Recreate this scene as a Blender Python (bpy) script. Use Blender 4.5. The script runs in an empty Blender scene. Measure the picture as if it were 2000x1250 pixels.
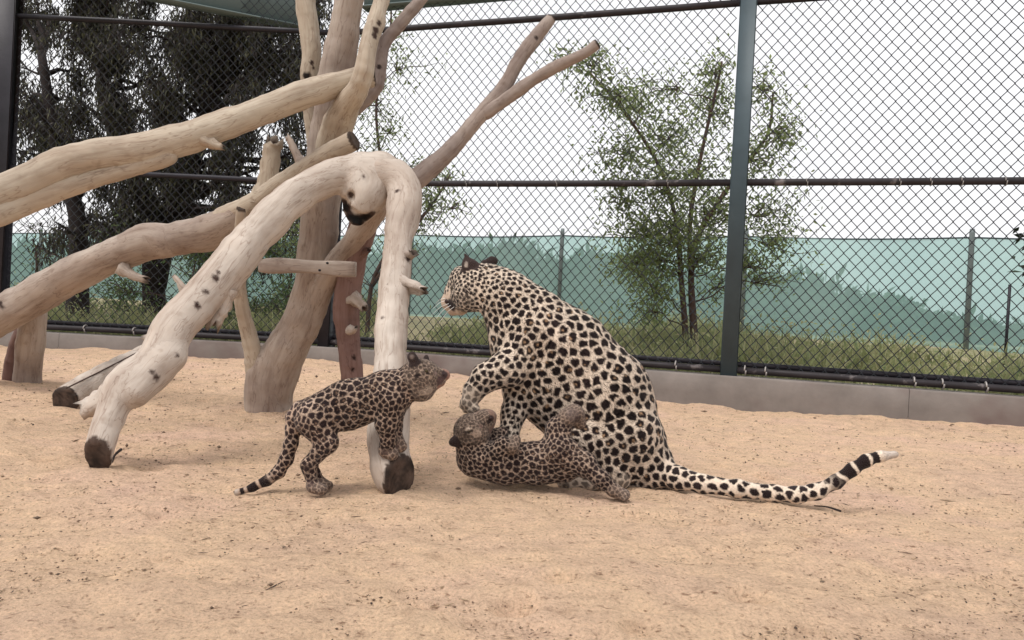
import bpy, math, random
import numpy as np
from mathutils import Vector, Matrix, kdtree

random.seed(7)
RNG = np.random.default_rng(11)
SC = bpy.context.scene
COL = SC.collection

# ------------------------------------------------------------------ camera
F_PX, CX, CY = 1444.0, 1000.0, 625.0
CAM = np.array([0.0, 0.0, 0.62])
ROLL, PITCH = math.radians(3.0), math.radians(0.36)
_fw = np.array([0, math.cos(PITCH), -math.sin(PITCH)])
_r0 = np.array([1.0, 0, 0])
_u0 = np.cross(_r0, _fw)
_rt = _r0 * math.cos(ROLL) + _u0 * math.sin(ROLL)
_up = _u0 * math.cos(ROLL) - _r0 * math.sin(ROLL)
cam_d = bpy.data.cameras.new("camera")
cam_d.sensor_width = 36.0
cam_d.lens = F_PX / 2000.0 * 36.0
cam_d.clip_end = 600.0
cam_d.clip_start = 0.05
cam = bpy.data.objects.new("camera", cam_d)
COL.objects.link(cam)
M = Matrix.Identity(4)
for i in range(3):
    M[i][0], M[i][1], M[i][2], M[i][3] = _rt[i], _up[i], -_fw[i], CAM[i]
cam.matrix_world = M
SC.camera = cam

# ------------------------------------------------------------------ sky
SUN_EL, SUN_AZ = math.radians(62), math.radians(232)   # azimuth clockwise from +Y
world = bpy.data.worlds.new("World")
SC.world = world
world.use_nodes = True
wn, wl = world.node_tree.nodes, world.node_tree.links
wn.clear()
sky = wn.new("ShaderNodeTexSky")
sky.sky_type = 'NISHITA'
sky.sun_disc = False
sky.sun_elevation = SUN_EL
sky.sun_rotation = SUN_AZ
sky.dust_density = 6.0
sky.air_density = 1.0
hs = wn.new("ShaderNodeHueSaturation")
hs.inputs['Saturation'].default_value = 0.25
mixw = wn.new("ShaderNodeMixRGB")
mixw.inputs[0].default_value = 0.72          # overcast: even white cloud over the clear sky
mixw.inputs[2].default_value = (9.6, 9.55, 9.7, 1)
bg = wn.new("ShaderNodeBackground")
bg.inputs['Strength'].default_value = 0.1
wo = wn.new("ShaderNodeOutputWorld")
wl.new(sky.outputs[0], hs.inputs['Color'])
wl.new(hs.outputs[0], mixw.inputs[1])
wl.new(mixw.outputs[0], bg.inputs['Color'])
wl.new(bg.outputs[0], wo.inputs[0])
sun_d = bpy.data.lights.new("sun", 'SUN')
sun_d.energy = 1.45
sun_d.angle = math.radians(28)
sun_d.color = (1.0, 0.95, 0.88)
sun = bpy.data.objects.new("sun", sun_d)
COL.objects.link(sun)
_sd = Vector((math.sin(SUN_AZ) * math.cos(SUN_EL), math.cos(SUN_AZ) * math.cos(SUN_EL), math.sin(SUN_EL)))
sun.rotation_euler = _sd.to_track_quat('Z', 'Y').to_euler()
sun.location = (0, 0, 10)
SC.view_settings.view_transform = 'Standard'
SC.view_settings.look = 'None'
SC.view_settings.exposure = 0.48
SC.view_settings.gamma = 1.0
SC.view_settings.use_curve_mapping = False

# ------------------------------------------------------------------ helpers
def sstep(x, a, b):
    t = np.clip((np.asarray(x, float) - a) / (b - a), 0, 1)
    return t * t * (3 - 2 * t)

def _hash(ix, iy, iz, seed):
    n = (ix * 374761393 + iy * 668265263 + iz * 2147483647 + seed * 1274126177) & 0xFFFFFFFF
    n = ((n ^ (n >> 13)) * 1274126177) & 0xFFFFFFFF
    n = (n ^ (n >> 16)) & 0xFFFF
    return n / 65535.0

def vnoise(P, seed=0):
    """smooth value noise in -1..1 of an (n,3) array"""
    P = np.asarray(P, float)
    I = np.floor(P).astype(np.int64)
    f = P - I
    f = f * f * (3 - 2 * f)
    out = 0
    for dx in (0, 1):
        wx = f[:, 0] if dx else 1 - f[:, 0]
        for dy in (0, 1):
            wy = f[:, 1] if dy else 1 - f[:, 1]
            for dz in (0, 1):
                wz = f[:, 2] if dz else 1 - f[:, 2]
                out = out + wx * wy * wz * _hash(I[:, 0] + dx, I[:, 1] + dy, I[:, 2] + dz, seed)
    return out * 2 - 1

def fbm(P, octaves=4, seed=0, gain=0.5):
    a, s, out = 1.0, 1.0, 0
    P = np.asarray(P, float)
    for o in range(octaves):
        out = out + a * vnoise(P * s, seed + o * 17)
        a *= gain
        s *= 2.03
    return out

def terrain(x, y):
    x = np.asarray(x, float); y = np.asarray(y, float)
    z = 0.10 * sstep(y, 3.7, 6.4) * sstep(-x, -0.9, 0.9)
    z = z + 0.03 * sstep(y, 3.5, 5.2) * sstep(x, 2.2, 3.6)
    return z

def P(px, py, d):
    """the world point seen at photo pixel (px,py), d metres deep"""
    return CAM + d * (_fw + (px - CX) / F_PX * _rt + (CY - py) / F_PX * _up)

def G(px, py, z=0.0):
    """the point of the floor seen at a pixel"""
    v = P(px, py, 1.0) - CAM
    t = (z - CAM[2]) / v[2]
    for _ in range(6):
        q = CAM + v * t
        t = (z + float(terrain(q[0], q[1])) - CAM[2]) / v[2]
    return CAM + v * t


def mesh_np(name, V, polys, smooth=True, mats=(), midx=None, colors=None):
    """V (n,3); polys: list of integer arrays (m,k)"""
    me = bpy.data.meshes.new(name)
    V = np.asarray(V, np.float32)
    me.vertices.add(len(V))
    me.vertices.foreach_set("co", V.ravel())
    polys = [np.asarray(p, np.int32) for p in polys if len(p)]
    loops = np.concatenate([p.ravel() for p in polys]) if polys else np.zeros(0, np.int32)
    tot = np.concatenate([np.full(len(p), p.shape[1], np.int32) for p in polys]) if polys else np.zeros(0, np.int32)
    start = np.concatenate([[0], np.cumsum(tot)[:-1]]).astype(np.int32) if len(tot) else tot
    me.loops.add(len(loops))
    me.loops.foreach_set("vertex_index", loops)
    me.polygons.add(len(tot))
    me.polygons.foreach_set("loop_start", start)
    me.polygons.foreach_set("loop_total", tot)
    for m in mats:
        me.materials.append(m)
    if midx is not None:
        me.polygons.foreach_set("material_index", np.asarray(midx, np.int32))
    me.update(calc_edges=True)
    me.validate()
    if smooth:
        me.polygons.foreach_set("use_smooth", np.ones(len(me.polygons), bool))
    if colors is not None:
        ca = me.color_attributes.new("Col", 'FLOAT_COLOR', 'POINT')
        c = np.ones((len(V), 4), np.float32)
        c[:, :3] = colors
        ca.data.foreach_set("color", c.ravel())
    return me

def link(name, me, parent=None, label=None, cat=None, group=None, kind=None):
    o = bpy.data.objects.new(name, me)
    COL.objects.link(o)
    if parent is not None:
        o.parent = parent
        o.matrix_parent_inverse = parent.matrix_world.inverted()
    if label: o["label"] = label
    if cat: o["category"] = cat
    if group: o["group"] = group
    if kind: o["kind"] = kind
    return o

def thing(name, loc, label, cat, group=None):
    o = bpy.data.objects.new(name, None)
    COL.objects.link(o)
    o.location = Vector([float(c) for c in loc])
    o.matrix_world = Matrix.Translation(o.location)
    o.empty_display_size = 0.1
    o["label"] = label
    o["category"] = cat
    if group: o["group"] = group
    return o

# ---- materials
def mat(name):
    m = bpy.data.materials.new(name)
    m.use_nodes = True
    nt = m.node_tree
    b = nt.nodes["Principled BSDF"]
    b.inputs['Roughness'].default_value = 0.85
    b.inputs['Specular IOR Level'].default_value = 0.25
    return m, nt, b

def N(nt, kind, **kw):
    n = nt.nodes.new(kind)
    for k, v in kw.items():
        if hasattr(n, k):
            setattr(n, k, v)
        else:
            n.inputs[k].default_value = v
    return n

def ramp(nt, fac, stops):
    r = nt.nodes.new("ShaderNodeValToRGB")
    e = r.color_ramp.elements
    while len(e) < len(stops):
        e.new(0.5)
    for i, (p, c) in enumerate(stops):
        e[i].position = p
        e[i].color = (c[0], c[1], c[2], 1)
    nt.links.new(fac, r.inputs[0])
    return r.outputs[0]

def mixc(nt, a, b, fac, mode='MIX'):
    m = nt.nodes.new("ShaderNodeMixRGB")
    m.blend_type = mode
    for s, v in ((0, fac), (1, a), (2, b)):
        if isinstance(v, bpy.types.NodeSocket):
            nt.links.new(v, m.inputs[s])
        elif s == 0:
            m.inputs[0].default_value = v
        else:
            m.inputs[s].default_value = (v[0], v[1], v[2], 1)
    return m.outputs[0]

def coords(nt, scale=(1, 1, 1), kind='Object'):
    t = nt.nodes.new("ShaderNodeTexCoord")
    mp = nt.nodes.new("ShaderNodeMapping")
    mp.inputs['Scale'].default_value = scale
    nt.links.new(t.outputs[kind], mp.inputs[0])
    return mp.outputs[0]

def noise(nt, vec, scale, detail=4, rough=0.55):
    n = nt.nodes.new("ShaderNodeTexNoise")
    n.inputs['Scale'].default_value = scale
    n.inputs['Detail'].default_value = detail
    n.inputs['Roughness'].default_value = rough
    nt.links.new(vec, n.inputs['Vector'])
    return n.outputs[0]

def bump(nt, b, h, strength=0.3, dist=0.01, prev=None):
    bp = nt.nodes.new("ShaderNodeBump")
    bp.inputs['Strength'].default_value = strength
    bp.inputs['Distance'].default_value = dist
    nt.links.new(h, bp.inputs['Height'])
    if prev is not None:
        nt.links.new(prev, bp.inputs['Normal'])
    nt.links.new(bp.outputs[0], b.inputs['Normal'])
    return bp.outputs[0]

def m_sand():
    m, nt, b = mat("sand")
    v = coords(nt)
    big = noise(nt, v, 1.1, 3, 0.6)
    med = noise(nt, coords(nt, (0.75, 1.15, 1)), 14, 6, 0.7)
    fine = noise(nt, v, 120, 4, 0.75)
    speck = noise(nt, coords(nt, (0.7, 1.0, 1)), 60, 3, 0.6)
    c = ramp(nt, big, [(0.34, (0.59, 0.41, 0.295)), (0.5, (0.64, 0.45, 0.305)), (0.66, (0.63, 0.43, 0.32))])
    c = mixc(nt, c, ramp(nt, med, [(0.26, (0.66, 0.62, 0.60)), (0.46, (1, 1, 1)), (0.72, (1.2, 1.19, 1.15))]), 0.9, 'MULTIPLY')
    c = mixc(nt, c, ramp(nt, fine, [(0.30, (0.56, 0.51, 0.48)), (0.44, (1, 1, 1)), (0.66, (1.28, 1.28, 1.26))]), 0.9, 'MULTIPLY')
    c = mixc(nt, c, ramp(nt, speck, [(0.28, (0.36, 0.29, 0.25)), (0.40, (1, 1, 1))]), 0.9, 'MULTIPLY')  # dark specks: litter, plus small shadows of the sand's lumps painted into the colour
    nt.links.new(c, b.inputs['Base Color'])
    b.inputs['Roughness'].default_value = 0.95
    p = bump(nt, b, noise(nt, v, 26, 7, 0.75), 0.85, 0.04)
    bump(nt, b, fine, 0.5, 0.006, p)
    return m

def m_wood(name, pale, dark, tint=(1, 1, 1)):
    m, nt, b = mat(name)
    v = coords(nt)
    a = noise(nt, v, 3.5, 5, 0.6)
    c = ramp(nt, a, [(0.3, dark), (0.52, pale), (0.75, tuple(min(1, x * 1.12) for x in pale))])
    ga = nt.nodes.new("ShaderNodeAttribute"); ga.attribute_name = "grain"
    fl = noise(nt, ga.outputs['Vector'], 38, 5, 0.65)
    c = mixc(nt, c, ramp(nt, fl, [(0.3, (0.66, 0.60, 0.56)), (0.5, (1, 1, 1)), (0.7, (1.10, 1.09, 1.07))]), 0.75, 'MULTIPLY')
    wide = noise(nt, ga.outputs['Vector'], 9, 4, 0.6)
    c = mixc(nt, c, ramp(nt, wide, [(0.32, (0.70, 0.62, 0.58)), (0.55, (1, 1, 1)), (0.75, (1.06, 1.06, 1.06))]), 0.7, 'MULTIPLY')
    cr = noise(nt, ga.outputs['Vector'], 24, 3, 0.5)
    c = mixc(nt, c, ramp(nt, cr, [(0.0, (1, 1, 1)), (0.485, (1, 1, 1)), (0.5, (0.45, 0.36, 0.32)), (0.515, (1, 1, 1)), (1.0, (1, 1, 1))]), 0.55, 'MULTIPLY')
    st = noise(nt, coords(nt, (1.3, 1.3, 1.3)), 10, 3, 0.5)
    c = mixc(nt, c, ramp(nt, st, [(0.24, (0.55, 0.47, 0.42)), (0.36, (1, 1, 1))]), 0.6, 'MULTIPLY')
    vc = nt.nodes.new("ShaderNodeVertexColor"); vc.layer_name = "Col"
    c = mixc(nt, c, vc.outputs[0], 1.0, 'MULTIPLY')
    nt.links.new(c, b.inputs['Base Color'])
    b.inputs['Roughness'].default_value = 0.75
    p = bump(nt, b, a, 0.25, 0.03)
    bump(nt, b, fl, 0.35, 0.008, p)
    return m

def m_plain(name, col, rough=0.7, var=0.25, scale=8, metal=0.0, bs=0.15, stain=None):
    m, nt, b = mat(name)
    v = coords(nt)
    a = noise(nt, v, scale, 5, 0.65)
    lo = tuple(c * (1 - var) for c in col)
    hi = tuple(min(1, c * (1 + var)) for c in col)
    c = ramp(nt, a, [(0.3, lo), (0.7, hi)])
    if stain:
        s = noise(nt, v, stain[0], 4, 0.6)
        c = mixc(nt, c, stain[1], ramp(nt, s, [(stain[2], (0, 0, 0)), (stain[2] + 0.12, (1, 1, 1))]))
    nt.links.new(c, b.inputs['Base Color'])
    b.inputs['Roughness'].default_value = rough
    b.inputs['Metallic'].default_value = metal
    bump(nt, b, noise(nt, v, scale * 6, 4, 0.6), bs, 0.01)
    return m

def m_leaf(name, cols, trans=0.35):
    m, nt, b = mat(name)
    g = nt.nodes.new("ShaderNodeNewGeometry")
    c = ramp(nt, g.outputs['Random Per Island'], [(i / max(1, len(cols) - 1), c) for i, c in enumerate(cols)])
    nt.links.new(c, b.inputs['Base Color'])
    b.inputs['Roughness'].default_value = 0.6
    t = nt.nodes.new("ShaderNodeBsdfTranslucent")
    nt.links.new(c, t.inputs[0])
    mx = nt.nodes.new("ShaderNodeMixShader")
    mx.inputs[0].default_value = trans
    out = nt.nodes["Material Output"]
    nt.links.new(b.outputs[0], mx.inputs[1])
    nt.links.new(t.outputs[0], mx.inputs[2])
    nt.links.new(mx.outputs[0], out.inputs[0])
    return m

def m_fur(name, rough=0.9):
    m, nt, b = mat(name)
    vc = nt.nodes.new("ShaderNodeVertexColor"); vc.layer_name = "Col"
    v = coords(nt)
    f = noise(nt, v, 170, 3, 0.6)
    c = mixc(nt, vc.outputs[0], ramp(nt, f, [(0.25, (0.74, 0.72, 0.70)), (0.5, (1, 1, 1)), (0.75, (1.15, 1.14, 1.12))]), 0.9, 'MULTIPLY')
    nt.links.new(c, b.inputs['Base Color'])
    b.inputs['Roughness'].default_value = rough
    b.inputs['Specular IOR Level'].default_value = 0.12
    b.inputs['Sheen Weight'].default_value = 0.12
    bump(nt, b, f, 0.35, 0.006)
    return m

MAT = {
    'sand': m_sand(),
    'log_pale': m_wood("bark_pale", (0.49, 0.425, 0.37), (0.40, 0.335, 0.285)),
    'log_tan': m_wood("bark_tan", (0.44, 0.375, 0.30), (0.34, 0.28, 0.22)),
    'log_grey': m_wood("bark_grey", (0.37, 0.31, 0.265), (0.265, 0.21, 0.18)),
    'log_brown': m_wood("bark_brown", (0.20, 0.125, 0.11), (0.12, 0.07, 0.065)),
    'branch': m_wood("bark_branch", (0.31, 0.255, 0.225), (0.20, 0.155, 0.14)),
    'concrete': m_plain("concrete", (0.20, 0.175, 0.16), 0.9, 0.18, 3.5, 0, 0.25, (1.1, (0.155, 0.12, 0.11), 0.52)),
    'steel': m_plain("painted_steel", (0.05, 0.072, 0.085), 0.45, 0.15, 3, 0.1, 0.05),
    'steel_grey': m_plain("galvanised_steel", (0.16, 0.185, 0.19), 0.5, 0.15, 4, 0.2, 0.05),
    'steel_dark': m_plain("dark_steel", (0.022, 0.02, 0.026), 0.45, 0.3, 5, 0.2, 0.1),
    'pipe': m_plain("worn_pipe", (0.028, 0.024, 0.027), 0.5, 0.3, 6, 0.2, 0.15, (9, (0.16, 0.14, 0.14), 0.60)),
    'tie': m_plain("tie_wire", (0.34, 0.32, 0.31), 0.5, 0.1, 6, 0.3, 0.05),
    'wire': m_plain("coated_wire", (0.035, 0.038, 0.046), 0.6, 0.2, 5, 0.1, 0.0),
    'beam': m_plain("beam_paint", (0.11, 0.145, 0.145), 0.5, 0.1, 2, 0.0, 0.05),
    'leaf_olive': m_leaf("leaf_olive", [(0.13, 0.17, 0.07), (0.24, 0.30, 0.12), (0.18, 0.20, 0.10), (0.32, 0.39, 0.16)], 0.6),
    'leaf_dark': m_leaf("leaf_dark", [(0.032, 0.025, 0.027), (0.055, 0.045, 0.04), (0.045, 0.048, 0.027), (0.12, 0.115, 0.065)], 0.25),  # purple-brown foliage, its backlit darkness put into the leaf colour
    'leaf_shrub': m_leaf("leaf_shrub", [(0.08, 0.12, 0.05), (0.13, 0.19, 0.08), (0.18, 0.21, 0.11)], 0.4),
    'leaf_hill': m_leaf("leaf_hill", [(0.03, 0.055, 0.035), (0.06, 0.10, 0.055), (0.10, 0.15, 0.08)], 0.25),
    'leaf_hedge': m_leaf("leaf_hedge", [(0.012, 0.022, 0.012), (0.02, 0.032, 0.015), (0.03, 0.045, 0.02)], 0.1),
    'grass': m_leaf("grass_dry", [(0.24, 0.28, 0.13), (0.33, 0.35, 0.17), (0.42, 0.39, 0.23), (0.20, 0.26, 0.13)], 0.4),
    'tree_bark': m_plain("tree_bark", (0.085, 0.055, 0.045), 0.9, 0.35, 14, 0, 0.4),
    'tree_bark_dark': m_plain("tree_bark_dark", (0.028, 0.021, 0.02), 0.9, 0.35, 10, 0, 0.4),
    'fur': m_fur("leopard_fur"),
    'eye': m_plain("eye", (0.05, 0.035, 0.015), 0.12, 0.1, 5, 0, 0.0),
    'nose': m_plain("nose", (0.03, 0.015, 0.015), 0.4, 0.2, 40, 0, 0.1),
    'whisker': m_plain("whisker", (0.75, 0.74, 0.72), 0.5, 0.05, 5, 0, 0.0),
    'endgrain': m_plain("endgrain", (0.07, 0.045, 0.037), 0.95, 0.5, 22, 0, 0.6),
    'debris': m_leaf("debris", [(0.10, 0.065, 0.045), (0.20, 0.13, 0.085), (0.45, 0.33, 0.21), (0.05, 0.035, 0.03)], 0.0),
}

# ---- SDF bodies -> mesh by surface nets
def sd_cone(Q, a, b, ra, rb):
    """round cone (capsule with two radii)"""
    ba = b - a
    l2 = float(ba @ ba)
    if l2 < 1e-10:
        return np.linalg.norm(Q - a, axis=-1) - max(ra, rb)
    pa = Q - a
    t = np.clip((pa @ ba) / l2, 0, 1)
    # distance to the axis point minus the interpolated radius
    dd = pa - t[..., None] * ba
    return np.sqrt((dd * dd).sum(-1)) - (ra + (rb - ra) * (t * t * (3 - 2 * t) * 0.35 + t * 0.65))

class Prim:
    __slots__ = ("a", "b", "ra", "rb", "ys", "k", "tag", "sub")
    def __init__(s, a, b, ra, rb, ys=1.0, k=0.02, tag=None, sub=False):
        s.a, s.b, s.ra, s.rb, s.ys, s.k, s.tag, s.sub = np.array(a, float), np.array(b, float), ra, rb, ys, k, tag, sub
    def ev(s, Q):
        if s.ys != 1.0:
            yc = 0.5 * (s.a[1] + s.b[1])
            Q = Q.copy()
            t = Q[..., 1] - yc
            # squash about the chain's own depth
            Q[..., 1] = yc + t / s.ys
            a = s.a.copy(); b = s.b.copy()
            a[1] = yc + (a[1] - yc) / s.ys; b[1] = yc + (b[1] - yc) / s.ys
            return sd_cone(Q, a, b, s.ra, s.rb) * min(1.0, s.ys)
        return sd_cone(Q, s.a, s.b, s.ra, s.rb)

def sdf_mesh(prims, h, extra=None, pad=0.03):
    lo = np.min([np.minimum(p.a, p.b) - max(p.ra, p.rb) * max(1, p.ys) for p in prims if not p.sub], axis=0) - pad
    hi = np.max([np.maximum(p.a, p.b) + max(p.ra, p.rb) * max(1, p.ys) for p in prims if not p.sub], axis=0) + pad
    n = np.ceil((hi - lo) / h).astype(int) + 1
    F = np.full(n, 1.0, np.float64)
    ax = [lo[i] + h * np.arange(n[i]) for i in range(3)]
    for p in prims:
        m = max(p.ra, p.rb) * max(1, p.ys) + 2.5 * p.k + 3 * h
        l = np.maximum(np.floor((np.minimum(p.a, p.b) - m - lo) / h).astype(int), 0)
        u = np.minimum(np.ceil((np.maximum(p.a, p.b) + m - lo) / h).astype(int) + 1, n)
        if np.any(u <= l):
            continue
        X, Y, Z = np.meshgrid(ax[0][l[0]:u[0]], ax[1][l[1]:u[1]], ax[2][l[2]:u[2]], indexing='ij')
        Q = np.stack([X, Y, Z], -1)
        d = p.ev(Q)
        S = F[l[0]:u[0], l[1]:u[1], l[2]:u[2]]
        if p.sub:
            d = -d
            hh = np.maximum(p.k - np.abs(S - d), 0) / p.k
            S[...] = np.maximum(S, d) + hh * hh * p.k * 0.25
        else:
            hh = np.maximum(p.k - np.abs(S - d), 0) / p.k
            S[...] = np.minimum(S, d) - hh * hh * p.k * 0.25
    if extra is not None:
        act = F < 0.06
        idx = np.argwhere(act)
        Q = lo + idx * h
        F[act] = extra(Q, F[act])
    F[0], F[-1] = 1, 1
    F[:, 0], F[:, -1] = 1, 1
    F[:, :, 0], F[:, :, -1] = 1, 1
    return surfnet(F, lo, h)

def surfnet(F, lo, h):
    s = F < 0
    nx, ny, nz = F.shape
    cnt = np.zeros((nx - 1, ny - 1, nz - 1), np.int8)
    for dx in (0, 1):
        for dy in (0, 1):
            for dz in (0, 1):
                cnt += s[dx:nx - 1 + dx, dy:ny - 1 + dy, dz:nz - 1 + dz]
    act = (cnt > 0) & (cnt < 8)
    idx = np.argwhere(act)
    vid = np.full(act.shape, -1, np.int64)
    vid[act] = np.arange(len(idx))
    corners = [(x, y, z) for x in (0, 1) for y in (0, 1) for z in (0, 1)]
    cv = np.stack([F[idx[:, 0] + c[0], idx[:, 1] + c[1], idx[:, 2] + c[2]] for c in corners], 1)
    acc = np.zeros((len(idx), 3)); num = np.zeros(len(idx))
    for i in range(8):
        for ax_ in range(3):
            if corners[i][ax_] == 0:
                c2 = list(corners[i]); c2[ax_] = 1
                j = corners.index(tuple(c2))
                a, b = cv[:, i], cv[:, j]
                m = (a < 0) != (b < 0)
                t = np.where(m, a / np.where(m, a - b, 1), 0)
                pt = np.tile(np.array(corners[i], float), (len(idx), 1))
                pt[:, ax_] += t
                acc[m] += pt[m]; num[m] += 1
    V = lo + (idx + acc / num[:, None]) * h
    quads = []
    for ax_ in range(3):
        o1, o2 = [(1, 2), (2, 0), (0, 1)][ax_]
        sl0 = [slice(1, -1)] * 3; sl1 = [slice(1, -1)] * 3
        sl0[ax_] = slice(0, -1); sl1[ax_] = slice(1, None)
        A, B = s[tuple(sl0)], s[tuple(sl1)]
        e = np.argwhere(A != B)
        if not len(e):
            continue
        pos = e.copy()
        for k in range(3):
            if k != ax_:
                pos[:, k] += 1
        flip = A[tuple(e.T)]
        def cell(d1, d2):
            c = pos.copy(); c[:, o1] += d1; c[:, o2] += d2
            return vid[c[:, 0], c[:, 1], c[:, 2]]
        q = np.stack([cell(-1, -1), cell(0, -1), cell(0, 0), cell(-1, 0)], 1)
        q[~flip] = q[~flip][:, ::-1]
        quads.append(q)
    return V, np.concatenate(quads)

def vnormals(V, Q):
    n = np.zeros_like(V)
    fn = np.cross(V[Q[:, 2]] - V[Q[:, 0]], V[Q[:, 3]] - V[Q[:, 1]])
    for k in range(4):
        np.add.at(n, Q[:, k], fn)
    return n / (np.linalg.norm(n, axis=1)[:, None] + 1e-12)

def relax(V, Q, it=2, f=0.5):
    for _ in range(it):
        s = np.zeros_like(V); c = np.zeros(len(V))
        for k in range(4):
            a, b = Q[:, k], Q[:, (k + 1) % 4]
            np.add.at(s, a, V[b]); np.add.at(c, a, 1)
            np.add.at(s, b, V[a]); np.add.at(c, b, 1)
        V = V + f * (s / np.maximum(c, 1)[:, None] - V)
    return V

# ---- tubes, boxes
def catmull(pts, n):
    pts = np.asarray(pts, float)
    p = np.vstack([2 * pts[0] - pts[1], pts, 2 * pts[-1] - pts[-2]])
    out = []
    for i in range(len(pts) - 1):
        p0, p1, p2, p3 = p[i:i + 4]
        for t in np.linspace(0, 1, n, endpoint=False):
            out.append(0.5 * ((2 * p1) + (-p0 + p2) * t + (2 * p0 - 5 * p1 + 4 * p2 - p3) * t * t + (-p0 + 3 * p1 - 3 * p2 + p3) * t ** 3))
    out.append(pts[-1])
    return np.array(out)

def tube(pts, rad, sides=8, cap=True):
    pts = np.asarray(pts, float)
    n = len(pts)
    rad = np.broadcast_to(np.asarray(rad, float), (n,))
    tg = np.gradient(pts, axis=0)
    tg /= np.linalg.norm(tg, axis=1)[:, None] + 1e-12
    ref = np.array([0, 0, 1.0]) if abs(tg[0][2]) < 0.9 else np.array([1.0, 0, 0])
    V = []
    u = np.cross(tg[0], ref); u /= np.linalg.norm(u)
    for i in range(n):
        u = u - tg[i] * (u @ tg[i]); u /= np.linalg.norm(u) + 1e-12
        w = np.cross(tg[i], u)
        a = np.linspace(0, 2 * math.pi, sides, endpoint=False)
        V.append(pts[i] + rad[i] * (np.cos(a)[:, None] * u + np.sin(a)[:, None] * w))
    V = np.concatenate(V)
    k = np.arange(sides); k2 = (k + 1) % sides
    Q = np.concatenate([np.stack([i * sides + k, i * sides + k2, (i + 1) * sides + k2, (i + 1) * sides + k], 1) for i in range(n - 1)])
    polys = [Q]
    if cap:
        polys += [np.array([k[::-1]]), np.array([(n - 1) * sides + k])]
    return V, polys

class MB:
    """collects shapes into one mesh"""
    def __init__(s):
        s.V, s.P, s.n = [], [], 0
    def add(s, V, polys):
        s.V.append(np.asarray(V, float))
        for p in polys:
            s.P.append(np.asarray(p) + s.n)
        s.n += len(V)
        return s
    def tube(s, pts, rad, sides=8, cap=True):
        return s.add(*tube(pts, rad, sides, cap))
    def box(s, c, ex, ey, ez, bev=0.0):
        """box from centre and three half-axis vectors, chamfered"""
        c, ex, ey, ez = [np.asarray(q, float) for q in (c, ex, ey, ez)]
        lx, ly, lz = [np.linalg.norm(q) for q in (ex, ey, ez)]
        bev = min(bev, 0.45 * min(lx, ly, lz))
        V = []
        idx = {}
        for sx in (-1, 1):
            for sy in (-1, 1):
                for sz in (-1, 1):
                    for ax_ in range(3):
                        k = [1 - bev / lx, 1 - bev / ly, 1 - bev / lz]
                        k[ax_] = 1
                        idx[(sx, sy, sz, ax_)] = len(V)
                        V.append(c + sx * k[0] * ex + sy * k[1] * ey + sz * k[2] * ez)
        faces4, faces3 = [], []
        for s1 in (-1, 1):
            f = [idx[(s1, a, b, 0)] for a, b in ((-1, -1), (1, -1), (1, 1), (-1, 1))]; faces4.append(f if s1 > 0 else f[::-1])
            f = [idx[(a, s1, b, 1)] for a, b in ((-1, -1), (-1, 1), (1, 1), (1, -1))]; faces4.append(f if s1 > 0 else f[::-1])
            f = [idx[(a, b, s1, 2)] for a, b in ((-1, -1), (1, -1), (1, 1), (-1, 1))]; faces4.append(f if s1 > 0 else f[::-1])
        for a in (-1, 1):
            for b in (-1, 1):
                f = [idx[(a, b, -1, 0)], idx[(a, b, 1, 0)], idx[(a, b, 1, 1)], idx[(a, b, -1, 1)]]; faces4.append(f if a * b > 0 else f[::-1])
                f = [idx[(a, -1, b, 0)], idx[(a, -1, b, 2)], idx[(a, 1, b, 2)], idx[(a, 1, b, 0)]]; faces4.append(f if a * b > 0 else f[::-1])
                f = [idx[(-1, a, b, 1)], idx[(1, a, b, 1)], idx[(1, a, b, 2)], idx[(-1, a, b, 2)]]; faces4.append(f[::-1] if a * b > 0 else f)
        for a in (-1, 1):
            for b in (-1, 1):
                for d in (-1, 1):
                    f = [idx[(a, b, d, 0)], idx[(a, b, d, 1)], idx[(a, b, d, 2)]]
                    faces3.append(f if a * b * d > 0 else f[::-1])
        return s.add(np.array(V), [np.array(faces4), np.array(faces3)])
    def mesh(s, name, m, smooth=True, colors=None):
        V = np.concatenate(s.V)
        return mesh_np(name, V, s.P, smooth, [m], None, colors)
    def build(s, name, m, parent=None, smooth=True, **kw):
        me = s.mesh(name, m, smooth)
        return link(name, me, parent, **kw)

# ================================================================== THE SETTING
D0 = 6.78                                        # depth of the fence corner
def right_depth(px):
    return D0 / (1 + 0.00024 * (px - 640))
CORNER = np.array([-1.69, 6.78, 0.0])
_re = np.array([(2000 - 1000) / F_PX * right_depth(2000), right_depth(2000), 0])
RDIR = (_re - CORNER); RDIR /= np.linalg.norm(RDIR)
RLEN = 8.4
RNRM = np.array([RDIR[1], -RDIR[0], 0])          # towards the camera
LDIR = np.array([-1.0, 0.0, 0.0])
LLEN = 5.2
LNRM = np.array([0.0, -1.0, 0.0])
KERB_Z = 0.245
RAILS = (1.73, 3.11)
TOP_Z = 3.32

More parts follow.
